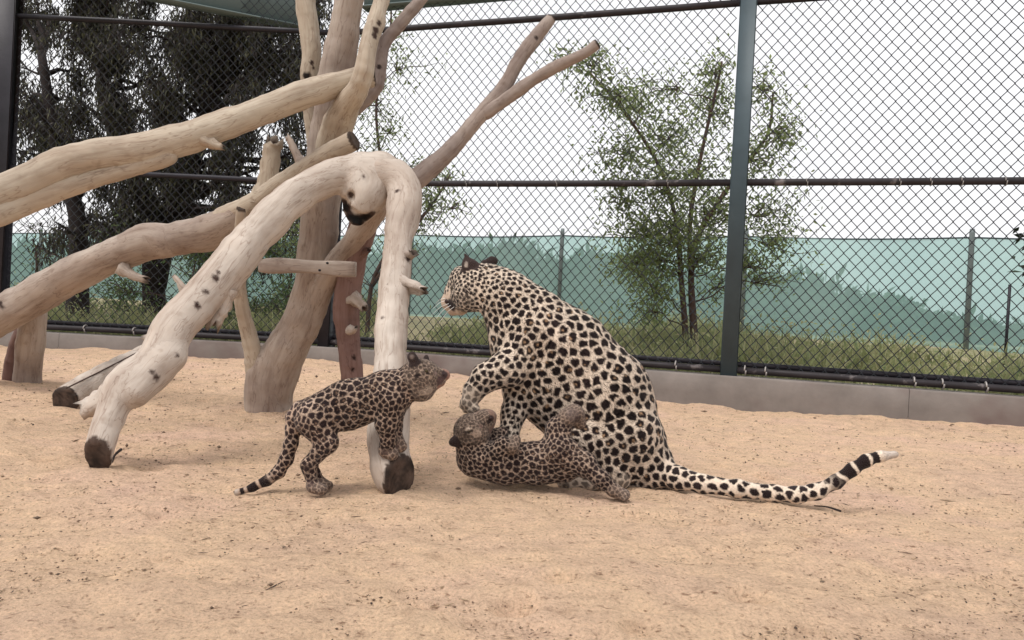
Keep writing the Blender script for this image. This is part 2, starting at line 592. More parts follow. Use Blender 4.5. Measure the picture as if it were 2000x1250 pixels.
# ---- sand floor of the enclosure
def build_sand():
    xs = np.concatenate([np.arange(-7.5, -3.2, 0.06), np.arange(-3.2, 3.2, 0.0165), np.arange(3.2, 7.6, 0.06)])
    ys = np.concatenate([np.arange(-1.5, 1.15, 0.05), np.arange(1.15, 3.4, 0.0135), np.arange(3.4, 7.3, 0.026)])
    X, Y = np.meshgrid(xs, ys, indexing='ij')
    x, y = X.ravel(), Y.ravel()
    z = terrain(x, y)
    Q = np.stack([x, y, 0 * x], 1)
    near = 1 - sstep(y, 4.5, 7.0) * 0.5
    z = z + 0.015 * fbm(Q * [1.6, 2.4, 1], 3, 3) * near
    z = z + 0.0085 * fbm(Q * [7, 11, 1], 4, 9) * near
    # trodden hollows and small ridges
    d = fbm(Q * [3.2, 5.5, 1], 2, 41)
    z = z - 0.010 * sstep(d, 0.25, 0.7)
    r = 1 - np.abs(vnoise(Q * [4.5, 9, 1], 77))
    z = z + 0.005 * sstep(r, 0.75, 1.0) * near
    z = z + 0.0028 * vnoise(Q * 38, 5)
    # paw prints and scuffs
    rg = np.random.default_rng(5)
    for _ in range(150):
        fx, fy = rg.uniform(-2.6, 2.8), rg.uniform(1.3, 5.2)
        rr = rg.uniform(0.025, 0.05); dp = rg.uniform(0.010, 0.022)
        sel = (np.abs(x - fx) < 4 * rr) & (np.abs(y - fy) < 4 * rr)
        e = ((x[sel] - fx) / rg.uniform(1, 1.6)) ** 2 + (y[sel] - fy) ** 2
        q_ = np.sqrt(e) / rr
        z[sel] += -dp * np.exp(-(q_ / 0.8) ** 4) + 0.45 * dp * np.exp(-((q_ - 1.35) / 0.4) ** 2)
    # low drifts against the kerb
    kd_ = np.minimum((np.stack([x, y, 0 * x], 1) - CORNER) @ RNRM, CORNER[1] - y)
    z = z + np.exp(-(np.maximum(kd_ - 0.09, 0) / 0.16) ** 2) * (0.012 + 0.022 * fbm(Q * [2.2, 2.2, 1], 3, 91))
    # sand piled against the logs and animals' feet
    for (px, py, rr, hh) in ((190, 930, .14, .022), (775, 968, .14, .02), (528, 797, .22, .02), (620, 966, .07, -.008), (130, 806, .15, .012), (45, 735, .2, .015)):
        c = G(px, py)
        dd = np.hypot(x - c[0], y - c[1])
        z = z + hh * np.exp(-(dd / rr) ** 2)
    n0, n1 = len(xs), len(ys)
    I = np.arange(n0 * n1).reshape(n0, n1)
    q = np.stack([I[:-1, :-1].ravel(), I[1:, :-1].ravel(), I[1:, 1:].ravel(), I[:-1, 1:].ravel()], 1)
    # keep only the part inside the fence (up to under the kerb)
    cx = x[q].mean(1); cy = y[q].mean(1)
    dr = (np.stack([cx, cy, 0 * cx], 1) - CORNER) @ RNRM
    keep = (cy < CORNER[1] + 0.05) & (dr > -0.05)
    me = mesh_np("sand_floor", np.stack([x, y, z], 1), [q[keep]], True, [MAT['sand']])
    link("sand_floor", me, kind="structure")
build_sand()

# ---- ground outside the fence, to the horizon
def outer_z(x, y):
    r = (np.stack([x, y, 0 * x], 1) - CORNER) @ (-RNRM)      # metres behind the right fence line
    l = y - CORNER[1]
    b = np.minimum(np.where(l > 0, l, -1), np.where(r > 0, r, -1))
    b = np.where(b < 0, np.maximum(-0.1, np.minimum(l, r)), b)
    return 0.14 + 0.36 * sstep(b, 0.0, 4.0)

def build_ground():
    xs = np.concatenate([-np.geomspace(300, 16, 20), np.arange(-15, 15.1, 0.25), np.geomspace(16, 300, 20)])
    ys = np.concatenate([np.arange(4.0, 26, 0.25), np.geomspace(27, 400, 26)])
    X, Y = np.meshgrid(xs, ys, indexing='ij')
    x, y = X.ravel(), Y.ravel()
    z = outer_z(x, y) + 0.03 * fbm(np.stack([x, y, 0 * x], 1) * 0.8, 3, 4)
    I = np.arange(len(x)).reshape(len(xs), len(ys))
    q = np.stack([I[:-1, :-1].ravel(), I[1:, :-1].ravel(), I[1:, 1:].ravel(), I[:-1, 1:].ravel()], 1)
    V = np.stack([x, y, z], 1)
    c = V[q].mean(1)
    inside = ((c - CORNER) @ RNRM > -0.12) & (c[:, 1] < CORNER[1] + 0.12)
    m, nt, b = mat("dry_grass_ground")
    v = coords(nt)
    a = noise(nt, v, 1.6, 5, 0.65)
    col = ramp(nt, a, [(0.3, (0.20, 0.20, 0.11)), (0.5, (0.27, 0.24, 0.14)), (0.7, (0.36, 0.29, 0.19))])
    nt.links.new(col, b.inputs['Base Color'])
    bump(nt, b, noise(nt, v, 25, 5, 0.7), 0.6, 0.05)
    link("ground", mesh_np("ground", V, [q[~inside]], True, [m]), kind="structure")
    # the ground under the sand and behind the photographer
    xs = np.array([-300, -7.6, 7.7, 300.0]); 
    V = np.array([[-300, -300, -0.12], [300, -300, -0.12], [300, 4.4, -0.12], [-300, 4.4, -0.12]], float)
    link("ground", mesh_np("ground_behind", V, [np.array([[0, 1, 2, 3]])], True, [m]), kind="structure")
build_ground()

def leaves_mesh(C, D, L, W, droop=0.0, rng=RNG, fold=0.0):
    """diamond leaves: centres C, directions D, lengths L, widths W"""
    n = len(C)
    D = D / (np.linalg.norm(D, axis=1)[:, None] + 1e-9)
    r = rng.normal(size=(n, 3))
    s = np.cross(D, r); s /= np.linalg.norm(s, axis=1)[:, None] + 1e-9
    L = np.broadcast_to(L, (n,))[:, None]; W = np.broadcast_to(W, (n,))[:, None]
    V = np.empty((n, 4, 3))
    V[:, 0] = C
    V[:, 1] = C + D * L * 0.45 + s * W * 0.5
    V[:, 2] = C + D * L + np.array([0, 0, -1.0]) * droop * L
    V[:, 3] = C + D * L * 0.45 - s * W * 0.5
    return V.reshape(-1, 3), np.arange(4 * n).reshape(n, 4)

# ---- mound with scrub beyond the net
def build_hill():
    m, nt, b = mat("scrub_hill")
    v = coords(nt)
    c = ramp(nt, noise(nt, v, 1.8, 6, 0.7), [(0.3, (0.03, 0.05, 0.032)), (0.55, (0.055, 0.09, 0.05)), (0.75, (0.09, 0.14, 0.075))])
    nt.links.new(c, b.inputs['Base Color'])
    bump(nt, b, noise(nt, v, 7, 6, 0.75), 0.9, 0.25)
    xs = np.arange(-34, 40, 0.4); ys = np.arange(0.0, 8.0, 0.4)
    X, Y = np.meshgrid(xs, ys, indexing='ij')
    x, y = X.ravel(), Y.ravel()
    # crest height read off the photo's dark line behind the net
    prof_px = np.array([-400, 0, 200, 820, 1000, 1150, 1400, 1600, 1750, 1900, 2300])
    prof_y = np.array([540, 520, 505, 512, 505, 525, 555, 580, 612, 655, 700])
    hx, hz = [], []
    for a_, b_ in zip(prof_px, prof_y):
        q = P(a_, b_, 22.0)
        hx.append(q[0]); hz.append(q[2])
    crest = np.interp(x, hx, hz)
    crest = np.maximum(crest, 0.5)
    w = np.sin(np.clip(y / 8.0, 0, 1) * math.pi) ** 0.6
    z = 0.1 + crest * w
    z = z + (0.35 * fbm(np.stack([x, y, 0 * x], 1) * 0.9, 4, 8) + 0.12 * fbm(np.stack([x, y, 0 * x], 1) * 4, 2, 28)) * w
    I = np.arange(len(x)).reshape(len(xs), len(ys))
    q = np.stack([I[:-1, :-1].ravel(), I[1:, :-1].ravel(), I[1:, 1:].ravel(), I[:-1, 1:].ravel()], 1)
    HV = np.stack([x, y + 19.5, z], 1)
    link("hill", mesh_np("hill", HV, [q], True, [m]), kind="structure")
    rg = np.random.default_rng(3)
    sel = np.where((y < 5.0) & (np.abs(x) < 26))[0]
    k_ = rg.choice(sel, 26000)
    C_ = HV[k_] + rg.normal(size=(len(k_), 3)) * [0.22, 0.22, 0.10]
    V2, Q2 = leaves_mesh(C_, rg.normal(size=(len(k_), 3)) + [0, 0, 1.1], rg.uniform(0.2, 0.55, len(k_)) * (0.5 + np.clip(fbm(C_ * 0.8, 2, 5) + 0.5, 0, 1)), 0.14, 0.2, rg)
    link("hill_scrub", mesh_np("hill_scrub", V2, [Q2], False, [MAT['leaf_hill']]), kind="stuff")
build_hill()

# ---- chain link
def chain_link(o, dr, length, z0, z1, W, H, r=0.0043, sag=0.004, seed=1):
    nw = int(length / (W / 2))
    nr = int((z1 - z0) / (H / 2)) + 1
    nrm = np.array([dr[1], -dr[0], 0])
    mb_V, mb_Q = [], []
    j = np.arange(nr + 1)
    ring = np.array([[1, 0], [0, 1], [-1, 0], [0, -1]], float)
    k = np.arange(4); k2 = (k + 1) % 4
    Qs = np.concatenate([np.stack([i * 4 + k, i * 4 + k2, (i + 1) * 4 + k2, (i + 1) * 4 + k], 1) for i in range(nr)])
    for i in range(nw):
        off = ((j + i) % 2)
        s = (i + off) * W / 2 + np.where(off == 1, 0.002, -0.002)
        z = z0 + j * H / 2
        z = np.minimum(z, z1)
        base = o + s[:, None] * dr + np.array([0, 0, 1.0]) * z[:, None]
        nn = vnoise(np.stack([s * 1.3, z * 1.1, 0 * z + seed], 1), seed)
        n2 = vnoise(np.stack([s * 2.3, z * 2.1, 0 * z + seed + 9], 1), seed + 3)
        base = base + nrm * (sag * 2.2 * nn + np.where((j % 2) == 0, 0.0022, -0.0022))[:, None] + dr * (sag * n2)[:, None]
        base[:, 2] += sag * nn
        V = base[:, None, :] + r * (ring[None, :, :1] * dr + ring[None, :, 1:] * nrm)
        mb_V.append(V.reshape(-1, 3)); mb_Q.append(Qs + i * (nr + 1) * 4)
    return np.concatenate(mb_V), np.concatenate(mb_Q)

def vert_post(name, parent, base, w, t, dr, z0, z1, m, cap=None):
    nrm = np.array([dr[1], -dr[0], 0])
    mb = MB().box(base + np.array([0, 0, (z0 + z1) / 2]), dr * w / 2, nrm * t / 2, np.array([0, 0, (z1 - z0) / 2]), 0.006)
    return mb.build(name, m, parent, smooth=False)

def rail(parent, o, dr, s0, s1, z, r, m, off, name="rail"):
    n = int((s1 - s0) / 0.5) + 2
    s = np.linspace(s0, s1, n)
    nrm = np.array([dr[1], -dr[0], 0])
    wob = 0.004 * vnoise(np.stack([s * 1.1, 0 * s + z, 0 * s], 1), 5)
    pts = o + s[:, None] * dr + nrm * off + np.array([0, 0, 1.0]) * (z + wob)[:, None]
    return MB().tube(pts, r, 12).build(name, m, parent)

def tie(parent, o, dr, s, z, r, off, wide=0.006):
    nrm = np.array([dr[1], -dr[0], 0])
    a = np.linspace(0, 2 * math.pi, 13)
    c = o + s * dr + nrm * off + np.array([0, 0, z])
    pts = c + (r * np.cos(a))[:, None] * nrm + (r * np.sin(a))[:, None] * np.array([0, 0, 1.0]) + dr * (0.01 * (a / 6.28 - .5))[:, None]
    return MB().tube(pts, wide, 6).build("tie", MAT['tie'], parent)

# right-hand fence
S_POST = np.linalg.norm(np.array([(1428 - 1000) / F_PX * right_depth(1428), right_depth(1428), 0]) - CORNER)
fr = thing("chain_link_fence", CORNER + RDIR * 3, "grey chain link fence with tall steel post in front of leafy tree", "fence")
vert_post("post", fr, CORNER, 0.12, 0.12, RDIR, -0.05, TOP_Z + 0.1, MAT['steel_dark'])
vert_post("post", fr, CORNER + RDIR * S_POST, 0.125, 0.09, RDIR, KERB_Z - 0.02, TOP_Z + 0.1, MAT['steel'])
vert_post("post", fr, CORNER + RDIR * (RLEN), 0.125, 0.09, RDIR, KERB_Z - 0.02, TOP_Z + 0.1, MAT['steel'])
for (s0, s1) in ((0.06, S_POST - 0.063), (S_POST + 0.063, RLEN - 0.063)):
    for z in RAILS:
        rail(fr, CORNER, RDIR, s0, s1, z, 0.027, MAT['pipe'], 0.018)
    rail(fr, CORNER, RDIR, s0, s1, 0.292, 0.026, MAT['pipe'], 0.018, "bottom_rail")
    # dark angle iron behind the bottom rail
    c = CORNER + RDIR * (s0 + s1) / 2 + np.array([0, 0, 0.335]) - RNRM * 0.02
    MB().box(c, RDIR * (s1 - s0) / 2, RNRM * 0.012, np.array([0, 0, 0.02]), 0.003).build("angle_iron", MAT['steel_dark'], fr, smooth=False)
    V, Q = chain_link(CORNER + RDIR * s0, RDIR, s1 - s0, KERB_Z + 0.04, TOP_Z, 0.083, 0.097, seed=int(s0) + 2)
    link("chain_link", mesh_np("chain_link", V, [Q], True, [MAT['wire']]), fr, kind="stuff")
for px in (1130, 1325, 1460, 1500, 1790, 1845, 1930):
    d = right_depth(px)
    s = np.linalg.norm(np.array([(px - 1000) / F_PX * d, d, 0]) - CORNER)
    tie(fr, CORNER, RDIR, s, 0.294, 0.034, 0.018)
for px in (900, 960, 1075, 1290, 1560, 1740, 1800, 1860, 1945):
    d = right_depth(px)
    s = np.linalg.norm(np.array([(px - 1000) / F_PX * d, d, 0]) - CORNER)
    tie(fr, CORNER, RDIR, s, RAILS[0], 0.032, 0.018, 0.003)

# left-hand fence
fl = thing("chain_link_fence", CORNER + LDIR * 2.5, "dark chain link fence with dark post in front of the shady drooping tree", "fence")
vert_post("post", fl, CORNER + LDIR * 3.06 , 0.20, 0.12, LDIR, KERB_Z - 0.02, TOP_Z + 0.6, MAT['steel_dark'])
vert_post("post", fl, CORNER + LDIR * LLEN, 0.12, 0.12, LDIR, KERB_Z - 0.02, TOP_Z + 0.6, MAT['steel_dark'])
for (s0, s1) in ((0.06, 2.955), (3.165, LLEN - 0.06)):
    for z in RAILS:
        rail(fl, CORNER, -LDIR, -s1, -s0, z, 0.025, MAT['steel_dark'], 0.018)
    rail(fl, CORNER, -LDIR, -s1, -s0, 0.292, 0.026, MAT['pipe'], 0.018, "bottom_rail")
    c = CORNER + LDIR * (s0 + s1) / 2 + np.array([0, 0.02, 0.335])
    MB().box(c, LDIR * (s1 - s0) / 2, LNRM * 0.012, np.array([0, 0, 0.02]), 0.003).build("angle_iron", MAT['steel_dark'], fl, smooth=False)
    V, Q = chain_link(CORNER + LDIR * s1, -LDIR, s1 - s0, KERB_Z + 0.04, TOP_Z + 0.5, 0.084, 0.088, seed=int(s0) + 12)
    link("chain_link", mesh_np("chain_link", V, [Q], True, [MAT['wire']]), fl, kind="stuff")
for s in (0.75, 1.25, 1.75, 2.2, 2.6):
    tie(fl, CORNER, -LDIR, -s, 0.294, 0.034, 0.018)

# concrete kerb
kb = thing("concrete_kerb", CORNER, "low grey concrete kerb wall under the chain link fence", "kerb")
def kerb(o, dr, s0, s1, nrm):
    n = int((s1 - s0) / 0.05)
    s = np.linspace(s0, s1, n)
    prof = [(0.09, -0.2), (0.09, 0.10), (0.088, KERB_Z - 0.012), (0.078, KERB_Z), (-0.10, KERB_Z), (-0.11, KERB_Z - 0.01), (-0.11, -0.2)]
    V = []
    for j, (a, z) in enumerate(prof):
        w = 0.004 * fbm(np.stack([s * 3, 0 * s + j * 0.7, 0 * s], 1), 3, 6) * (1 if j in (1, 2, 3) else 0)
        V.append(o + s[:, None] * dr + nrm * (a + w)[:, None] + np.array([0, 0, 1.0]) * (z + 0.4 * w)[:, None])
    V = np.concatenate(V)
    I = np.arange(len(V)).reshape(len(prof), n)
    q = np.stack([I[:-1, :-1].ravel(), I[:-1, 1:].ravel(), I[1:, 1:].ravel(), I[1:, :-1].ravel()], 1)
    return mesh_np("kerb_segment", V, [q], False, [MAT['concrete']])
s_a = -0.014
for k in range(4):
    s_b = min(RLEN, s_a + 2.4)
    link("kerb_segment", kerb(CORNER, RDIR, s_a, s_b - 0.003, RNRM), kb)
    s_a = s_b
s_a = 0.0
for k in range(3):
    s_b = min(LLEN, s_a + 2.4)
    link("kerb_segment", kerb(CORNER, LDIR, s_a, s_b - 0.003, LNRM), kb)
    s_a = s_b

# roof beams meeting over the corner post
q0, q1 = P(600, 50, 7.02), P(376, 0, 6.62)
dB = (q1 - q0); dB[2] = 0; dB /= np.linalg.norm(dB)
zb = 3.29
def beam(name, o, dr, s0, s1, z, hgt, label):
    nrm = np.array([dr[1], -dr[0], 0])
    root = thing(name, o + dr * (s0 + s1) / 2 + np.array([0, 0, z]), label, "beam", "roof beams over the fence corner")
    c = o + dr * (s0 + s1) / 2
    MB().box(c + np.array([0, 0, z + hgt / 2]), dr * (s1 - s0) / 2, nrm * 0.006, np.array([0, 0, hgt / 2 - 0.012]), 0.002).build("web", MAT['beam'], root, smooth=False)
    MB().box(c + np.array([0, 0, z + 0.006]), dr * (s1 - s0) / 2, nrm * 0.07, np.array([0, 0, 0.0065]), 0.002).build("flange", MAT['beam'], root, smooth=False)
    MB().box(c + np.array([0, 0, z + hgt - 0.006]), dr * (s1 - s0) / 2, nrm * 0.07, np.array([0, 0, 0.0065]), 0.002).build("flange", MAT['beam'], root, smooth=False)
    return root
beam("steel_beam", np.array([q0[0] + 0.05, q0[1], 0]), dB, 0.0, 5.0, zb - 0.07, 0.5, "grey green steel roof beam sloping down behind the split upright branch")
beam("steel_beam", CORNER - RNRM * 0.02, RDIR, 0.2, RLEN, zb + 0.035, 0.4, "grey green steel roof beam above the chain link right of the trunk")

# ---- shade net on its own posts
NET0, NET1 = np.array([-13.0, 18.65, 0]), np.array([15.0, 6.35, 0])
ndir = NET1 - NET0; nlen = np.linalg.norm(ndir); ndir /= nlen
nn_ = np.array([ndir[1], -ndir[0], 0])
NET_TOP = 2.02
nf = thing("net_fence", (NET0 + NET1) / 2, "translucent turquoise shade net stretched along a fence beyond the enclosure", "net fence")
m, nt, b = mat("shade_net")
v = coords(nt)
big = noise(nt, coords(nt, (1, 1, 0.35)), 0.9, 4, 0.6)
c = ramp(nt, big, [(0.3, (0.29, 0.455, 0.44)), (0.7, (0.42, 0.585, 0.565))])
nt.links.new(c, b.inputs['Base Color'])
tr = nt.nodes.new("ShaderNodeBsdfTransparent")
tl = nt.nodes.new("ShaderNodeBsdfTranslucent")
nt.links.new(c, tl.inputs[0])
tr.inputs[0].default_value = (0.74, 0.95, 0.91, 1)
mx = nt.nodes.new("ShaderNodeMixShader"); mx.inputs[0].default_value = 0.45
mx2 = nt.nodes.new("ShaderNodeMixShader"); mx2.inputs[0].default_value = 0.38
nt.links.new(b.outputs[0], mx.inputs[1]); nt.links.new(tl.outputs[0], mx.inputs[2])
nt.links.new(mx.outputs[0], mx2.inputs[1]); nt.links.new(tr.outputs[0], mx2.inputs[2])
nt.links.new(mx2.outputs[0], nt.nodes["Material Output"].inputs[0])
net_posts = []
for px in (-350, 75, 480, 800, 1093, 1452, 1893, 2500):
    # where the pixel column meets the net line
    ray = P(px, 560, 1.0) - CAM
    A = np.array([[ray[0], -ndir[0]], [ray[1], -ndir[1]]])
    t, s = np.linalg.solve(A, NET0[:2] - CAM[:2])
    net_posts.append(s)
edges = [0.0] + net_posts + [nlen]
for i in range(len(edges) - 1):
    s0, s1 = edges[i] + 0.02, edges[i + 1] - 0.02
    if s1 - s0 < 0.2:
        continue
    ns, nz = max(6, int((s1 - s0) / 0.12)), 16
    S, Z = np.meshgrid(np.linspace(s0, s1, ns), np.linspace(0.25, NET_TOP, nz), indexing='ij')
    s, z = S.ravel(), Z.ravel()
    t = (s - s0) / (s1 - s0)
    zz = z - 0.03 * np.sin(t * math.pi) * (z / NET_TOP)
    bulge = 0.05 * fbm(np.stack([s * 0.7, z * 1.1, 0 * s], 1), 3, 2 + i) * np.sin(t * math.pi)
    V = NET0 + s[:, None] * ndir + nn_ * bulge[:, None] + np.array([0, 0, 1.0]) * zz[:, None]
    I = np.arange(len(s)).reshape(ns, nz)
    q = np.stack([I[:-1, :-1].ravel(), I[1:, :-1].ravel(), I[1:, 1:].ravel(), I[:-1, 1:].ravel()], 1)
    link("net_panel", mesh_np("net_panel", V, [q], True, [m]), nf)
    tt = np.linspace(0, 1, 12)
    pts = NET0 + (s0 + tt * (s1 - s0))[:, None] * ndir + np.array([0, 0, 1.0]) * (NET_TOP - 0.03 * np.sin(tt * math.pi))[:, None]
    MB().tube(pts, 0.012, 6).build("top_wire", MAT['steel'], nf)
for s in net_posts:
    b0 = NET0 + ndir * s
    MB().tube(np.array([b0 + [0, 0, 0.0], b0 + [0, 0, NET_TOP + 0.06], b0 + [0, 0, NET_TOP + 0.12]]), [0.036, 0.036, 0.032], 10).build("post", MAT['steel_grey'], nf)
# thin stake before the net
q0 = P(1966, 640, 8.2)
MB().tube(np.array([[q0[0], q0[1], 0.2], [q0[0] + 0.01, q0[1], 1.25]]), 0.016, 8).build("stake", MAT['steel_dark'], None,
    label="thin dark upright stake standing before the turquoise net", cat="stake")

# ================================================================== VEGETATION
def branch_path(a, b, rng, wob=0.08, n=6, sag=0.0):
    t = np.linspace(0, 1, n)
    L = np.linalg.norm(b - a)
    pts = a + t[:, None] * (b - a)
    j = rng.normal(size=(n, 3)) * wob * L
    j[0] = 0; j[-1] = 0
    pts = pts + j * np.sin(t * math.pi)[:, None]
    pts[:, 2] += sag * L * np.sin(t * math.pi)
    return catmull(pts, 3)

def clump_tree(name, label, cat, depth, clumps, trunks, leafmat, barkmat, leaf_len, leaf_w, per_px, dspread, droop=0.3, seed=1, group=None, hang=None, twigs=6, tr=(0.03, 0.012), spread=0.38):
    rng = np.random.default_rng(seed)
    base = P(*trunks[0][0], depth)
    root = thing(name, (base[0], base[1], 0.3), label, cat, group)
    tops = []
    mbs = MB()
    for tp in trunks:
        pts = np.array([P(x, y, depth + 0.12 * k_ * 0) for k_, (x, y) in enumerate(tp)])
        cp = catmull(pts, 4)
        MB().tube(cp, np.linspace(tr[0], tr[1], len(cp)), 10).build("trunk", barkmat, root)
        tops.append(cp)
    C, Dv = [], []
    limb = MB()
    for (cx, cy, rx, ry, dens) in clumps:
        dz = rng.uniform(-dspread, dspread)
        cc = P(cx, cy, depth + dz)
        # limb from the nearest lower trunk point
        best = None
        for cp in tops:
            low = cp[cp[:, 2] < cc[2] - 0.12]
            if len(low) == 0: low = cp[:3]
            k = np.argmin(np.linalg.norm((low - cc) * [1, 1, 0.6], axis=1))
            if best is None or np.linalg.norm(low[k] - cc) < best[0]:
                best = (np.linalg.norm(low[k] - cc), low[k])
        path = branch_path(best[1], cc, rng, 0.05, 6, 0.05)
        limb.tube(path, np.linspace(tr[1] * 0.75, 0.005, len(path)), 5)
        m_per = depth / F_PX
        n = int(rx * ry * per_px * dens)
        for _ in range(twigs):
            e = cc + rng.normal(size=3) * [rx * m_per * 0.5, 0.6 * rx * m_per * 0.5, ry * m_per * 0.5]
            if hang: e[2] -= abs(rng.normal()) * hang * 0.3
            pth = branch_path(path[int(len(path) * 0.7)], e, rng, 0.08, 4)
            limb.tube(pth, np.linspace(0.006, 0.002, len(pth)), 4)
            k = max(1, n // twigs)
            # leaves along the twig and around its end
            t = rng.uniform(0.25, 1.1, k)
            ii = np.clip((t * (len(pth) - 1)).astype(int), 0, len(pth) - 1)
            pos = pth[ii] + rng.normal(size=(k, 3)) * [rx * m_per * spread, rx * m_per * spread, ry * m_per * spread]
            if hang:
                pos[:, 2] -= rng.uniform(0, hang, k)
            dirs = rng.normal(size=(k, 3)) + [0, 0, -droop]
            if hang:
                dirs = rng.normal(size=(k, 3)) * 0.45 + [0, 0, -1]
            C.append(pos); Dv.append(dirs)
    C = np.concatenate(C); Dv = np.concatenate(Dv)
    ln = leaf_len * rng.uniform(0.6, 1.3, len(C))
    V, Q = leaves_mesh(C, Dv, ln, leaf_w * rng.uniform(0.7, 1.2, len(C)), 0.1, rng)
    link("crown", mesh_np("crown", V, [Q], False, [leafmat]), root)
    limb.build("twigs", barkmat, root, kind="stuff")
    return root

clump_tree("leafy_tree", "slender twin trunked tree with light green leaves behind the fence post", "tree", 7.25,
    [(1150, 120, 60, 40, .8), (1110, 110, 40, 30, .6), (1205, 175, 60, 45, 1), (1250, 215, 60, 50, 1), (1310, 265, 70, 60, 1.1), (1385, 215, 60, 70, .9), (1395, 140, 40, 40, .7),
     (1300, 170, 70, 40, .45), (1490, 170, 50, 50, .7), (1525, 250, 45, 60, .6), (1480, 310, 60, 60, .8), (1215, 290, 55, 55, .8), (1195, 385, 40, 60, 1), (1290, 370, 80, 55, 1.3),
     (1360, 330, 60, 60, .9), (1375, 410, 70, 60, 1.3), (1235, 450, 60, 50, 1.4), (1225, 505, 55, 45, 1.5), (1290, 500, 70, 50, 1.5), (1270, 560, 55, 45, 1.3), (1265, 605, 40, 30, .9),
     (1375, 495, 60, 45, 1.1), (1505, 420, 60, 60, .8), (1530, 480, 45, 50, 1), (1480, 520, 45, 50, 1), (1525, 540, 35, 35, .6), (1415, 560, 40, 40, .6), (1550, 265, 30, 30, .5), (1320, 440, 60, 40, 1.4)],
    [[(1344, 760), (1338, 640), (1330, 540), (1322, 440), (1290, 330), (1220, 220), (1150, 140)], [(1360, 760), (1356, 640), (1350, 540), (1348, 430), (1370, 300), (1400, 170), (1410, 120)], [(1357, 700), (1352, 500), (1400, 400), (1450, 330), (1500, 260), (1510, 180)]],
    MAT['leaf_olive'], MAT['tree_bark'], 0.050, 0.021, 0.235, 0.45, 0.35, 3, twigs=9, tr=(0.034, 0.010))

# big dark drooping tree at the left
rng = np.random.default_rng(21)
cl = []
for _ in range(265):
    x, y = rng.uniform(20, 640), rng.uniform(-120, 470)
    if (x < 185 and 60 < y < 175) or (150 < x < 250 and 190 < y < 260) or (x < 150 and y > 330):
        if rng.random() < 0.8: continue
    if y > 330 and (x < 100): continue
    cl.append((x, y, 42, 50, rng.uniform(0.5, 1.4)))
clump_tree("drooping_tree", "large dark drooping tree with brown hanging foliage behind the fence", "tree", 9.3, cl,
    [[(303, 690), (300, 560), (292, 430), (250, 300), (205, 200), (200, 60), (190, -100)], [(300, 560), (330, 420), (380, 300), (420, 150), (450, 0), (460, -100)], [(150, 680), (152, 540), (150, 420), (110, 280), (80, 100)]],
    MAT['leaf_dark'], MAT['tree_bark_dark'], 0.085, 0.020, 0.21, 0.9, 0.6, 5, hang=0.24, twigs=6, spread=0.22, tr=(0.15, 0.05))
clump_tree("leafy_shrub", "pale green leafy shrub at the foot of the dark drooping tree", "shrub", 8.4,
    [(rng.uniform(180, 640), rng.uniform(480, 640), 45, 40, rng.uniform(.6, 1.2)) for _ in range(34)],
    [[(360, 690), (365, 600), (380, 520)], [(470, 690), (475, 600), (470, 500)], [(560, 690), (560, 600), (575, 500)]],
    MAT['leaf_shrub'], MAT['tree_bark'], 0.055, 0.021, 0.16, 0.35, 0.0, 6, tr=(0.02, 0.008))
clump_tree("young_tree", "thin young tree with sparse leaves beside the dark drooping tree", "tree", 10.2,
    [(70, 500, 40, 40, .4), (110, 540, 40, 40, .6), (80, 590, 50, 30, .6), (140, 560, 40, 40, .8), (60, 440, 30, 30, .3), (120, 470, 40, 40, .5)],
    [[(168, 690), (166, 600), (140, 520), (70, 480)], [(72, 690), (73, 560), (70, 480)]],
    MAT['leaf_shrub'], MAT['tree_bark'], 0.05, 0.018, 0.10, 0.3, 0.2, 8, tr=(0.03, 0.012))
clump_tree("sparse_tree", "sparse small leaved tree seen right of the climbing trunk behind the fence", "tree", 8.0,
    [(760, 60, 40, 60, .5), (785, 130, 40, 50, .5), (740, 200, 45, 50, .6), (770, 250, 40, 40, .5), (720, 300, 40, 40, .5), (830, 330, 60, 30, .9), (870, 350, 40, 30, .6), (850, 400, 55, 40, 1), (820, 440, 40, 40, 1),
     (780, 470, 40, 40, .7), (900, 400, 30, 30, .4), (700, 120, 40, 60, .5), (560, 430, 50, 50, .9), (570, 500, 50, 50, 1)],
    [[(715, 700), (725, 560), (760, 470), (745, 330), (735, 200), (760, 80), (765, 0)], [(725, 560), (790, 470), (850, 390), (880, 340)]],
    MAT['leaf_olive'], MAT['tree_bark'], 0.055, 0.019, 0.22, 0.35, 0.3, 9, tr=(0.026, 0.008))
clump_tree("broad_leaf_shrub", "dark broad leaved shrub at the edge beside the thin stake", "shrub", 7.0,
    [(2025, 455, 34, 26, 1.6), (2030, 490, 34, 26, 1.6), (2040, 520, 30, 22, 1.2), (2060, 470, 40, 40, 1.2), (2075, 560, 40, 40, 1), (2050, 610, 30, 30, .6)],
    [[(2072, 760), (2070, 620), (2062, 500), (2055, 450)]],
    MAT['leaf_hedge'], MAT['tree_bark'], 0.11, 0.05, 0.08, 0.2, 0.4, 10, tr=(0.02, 0.01))

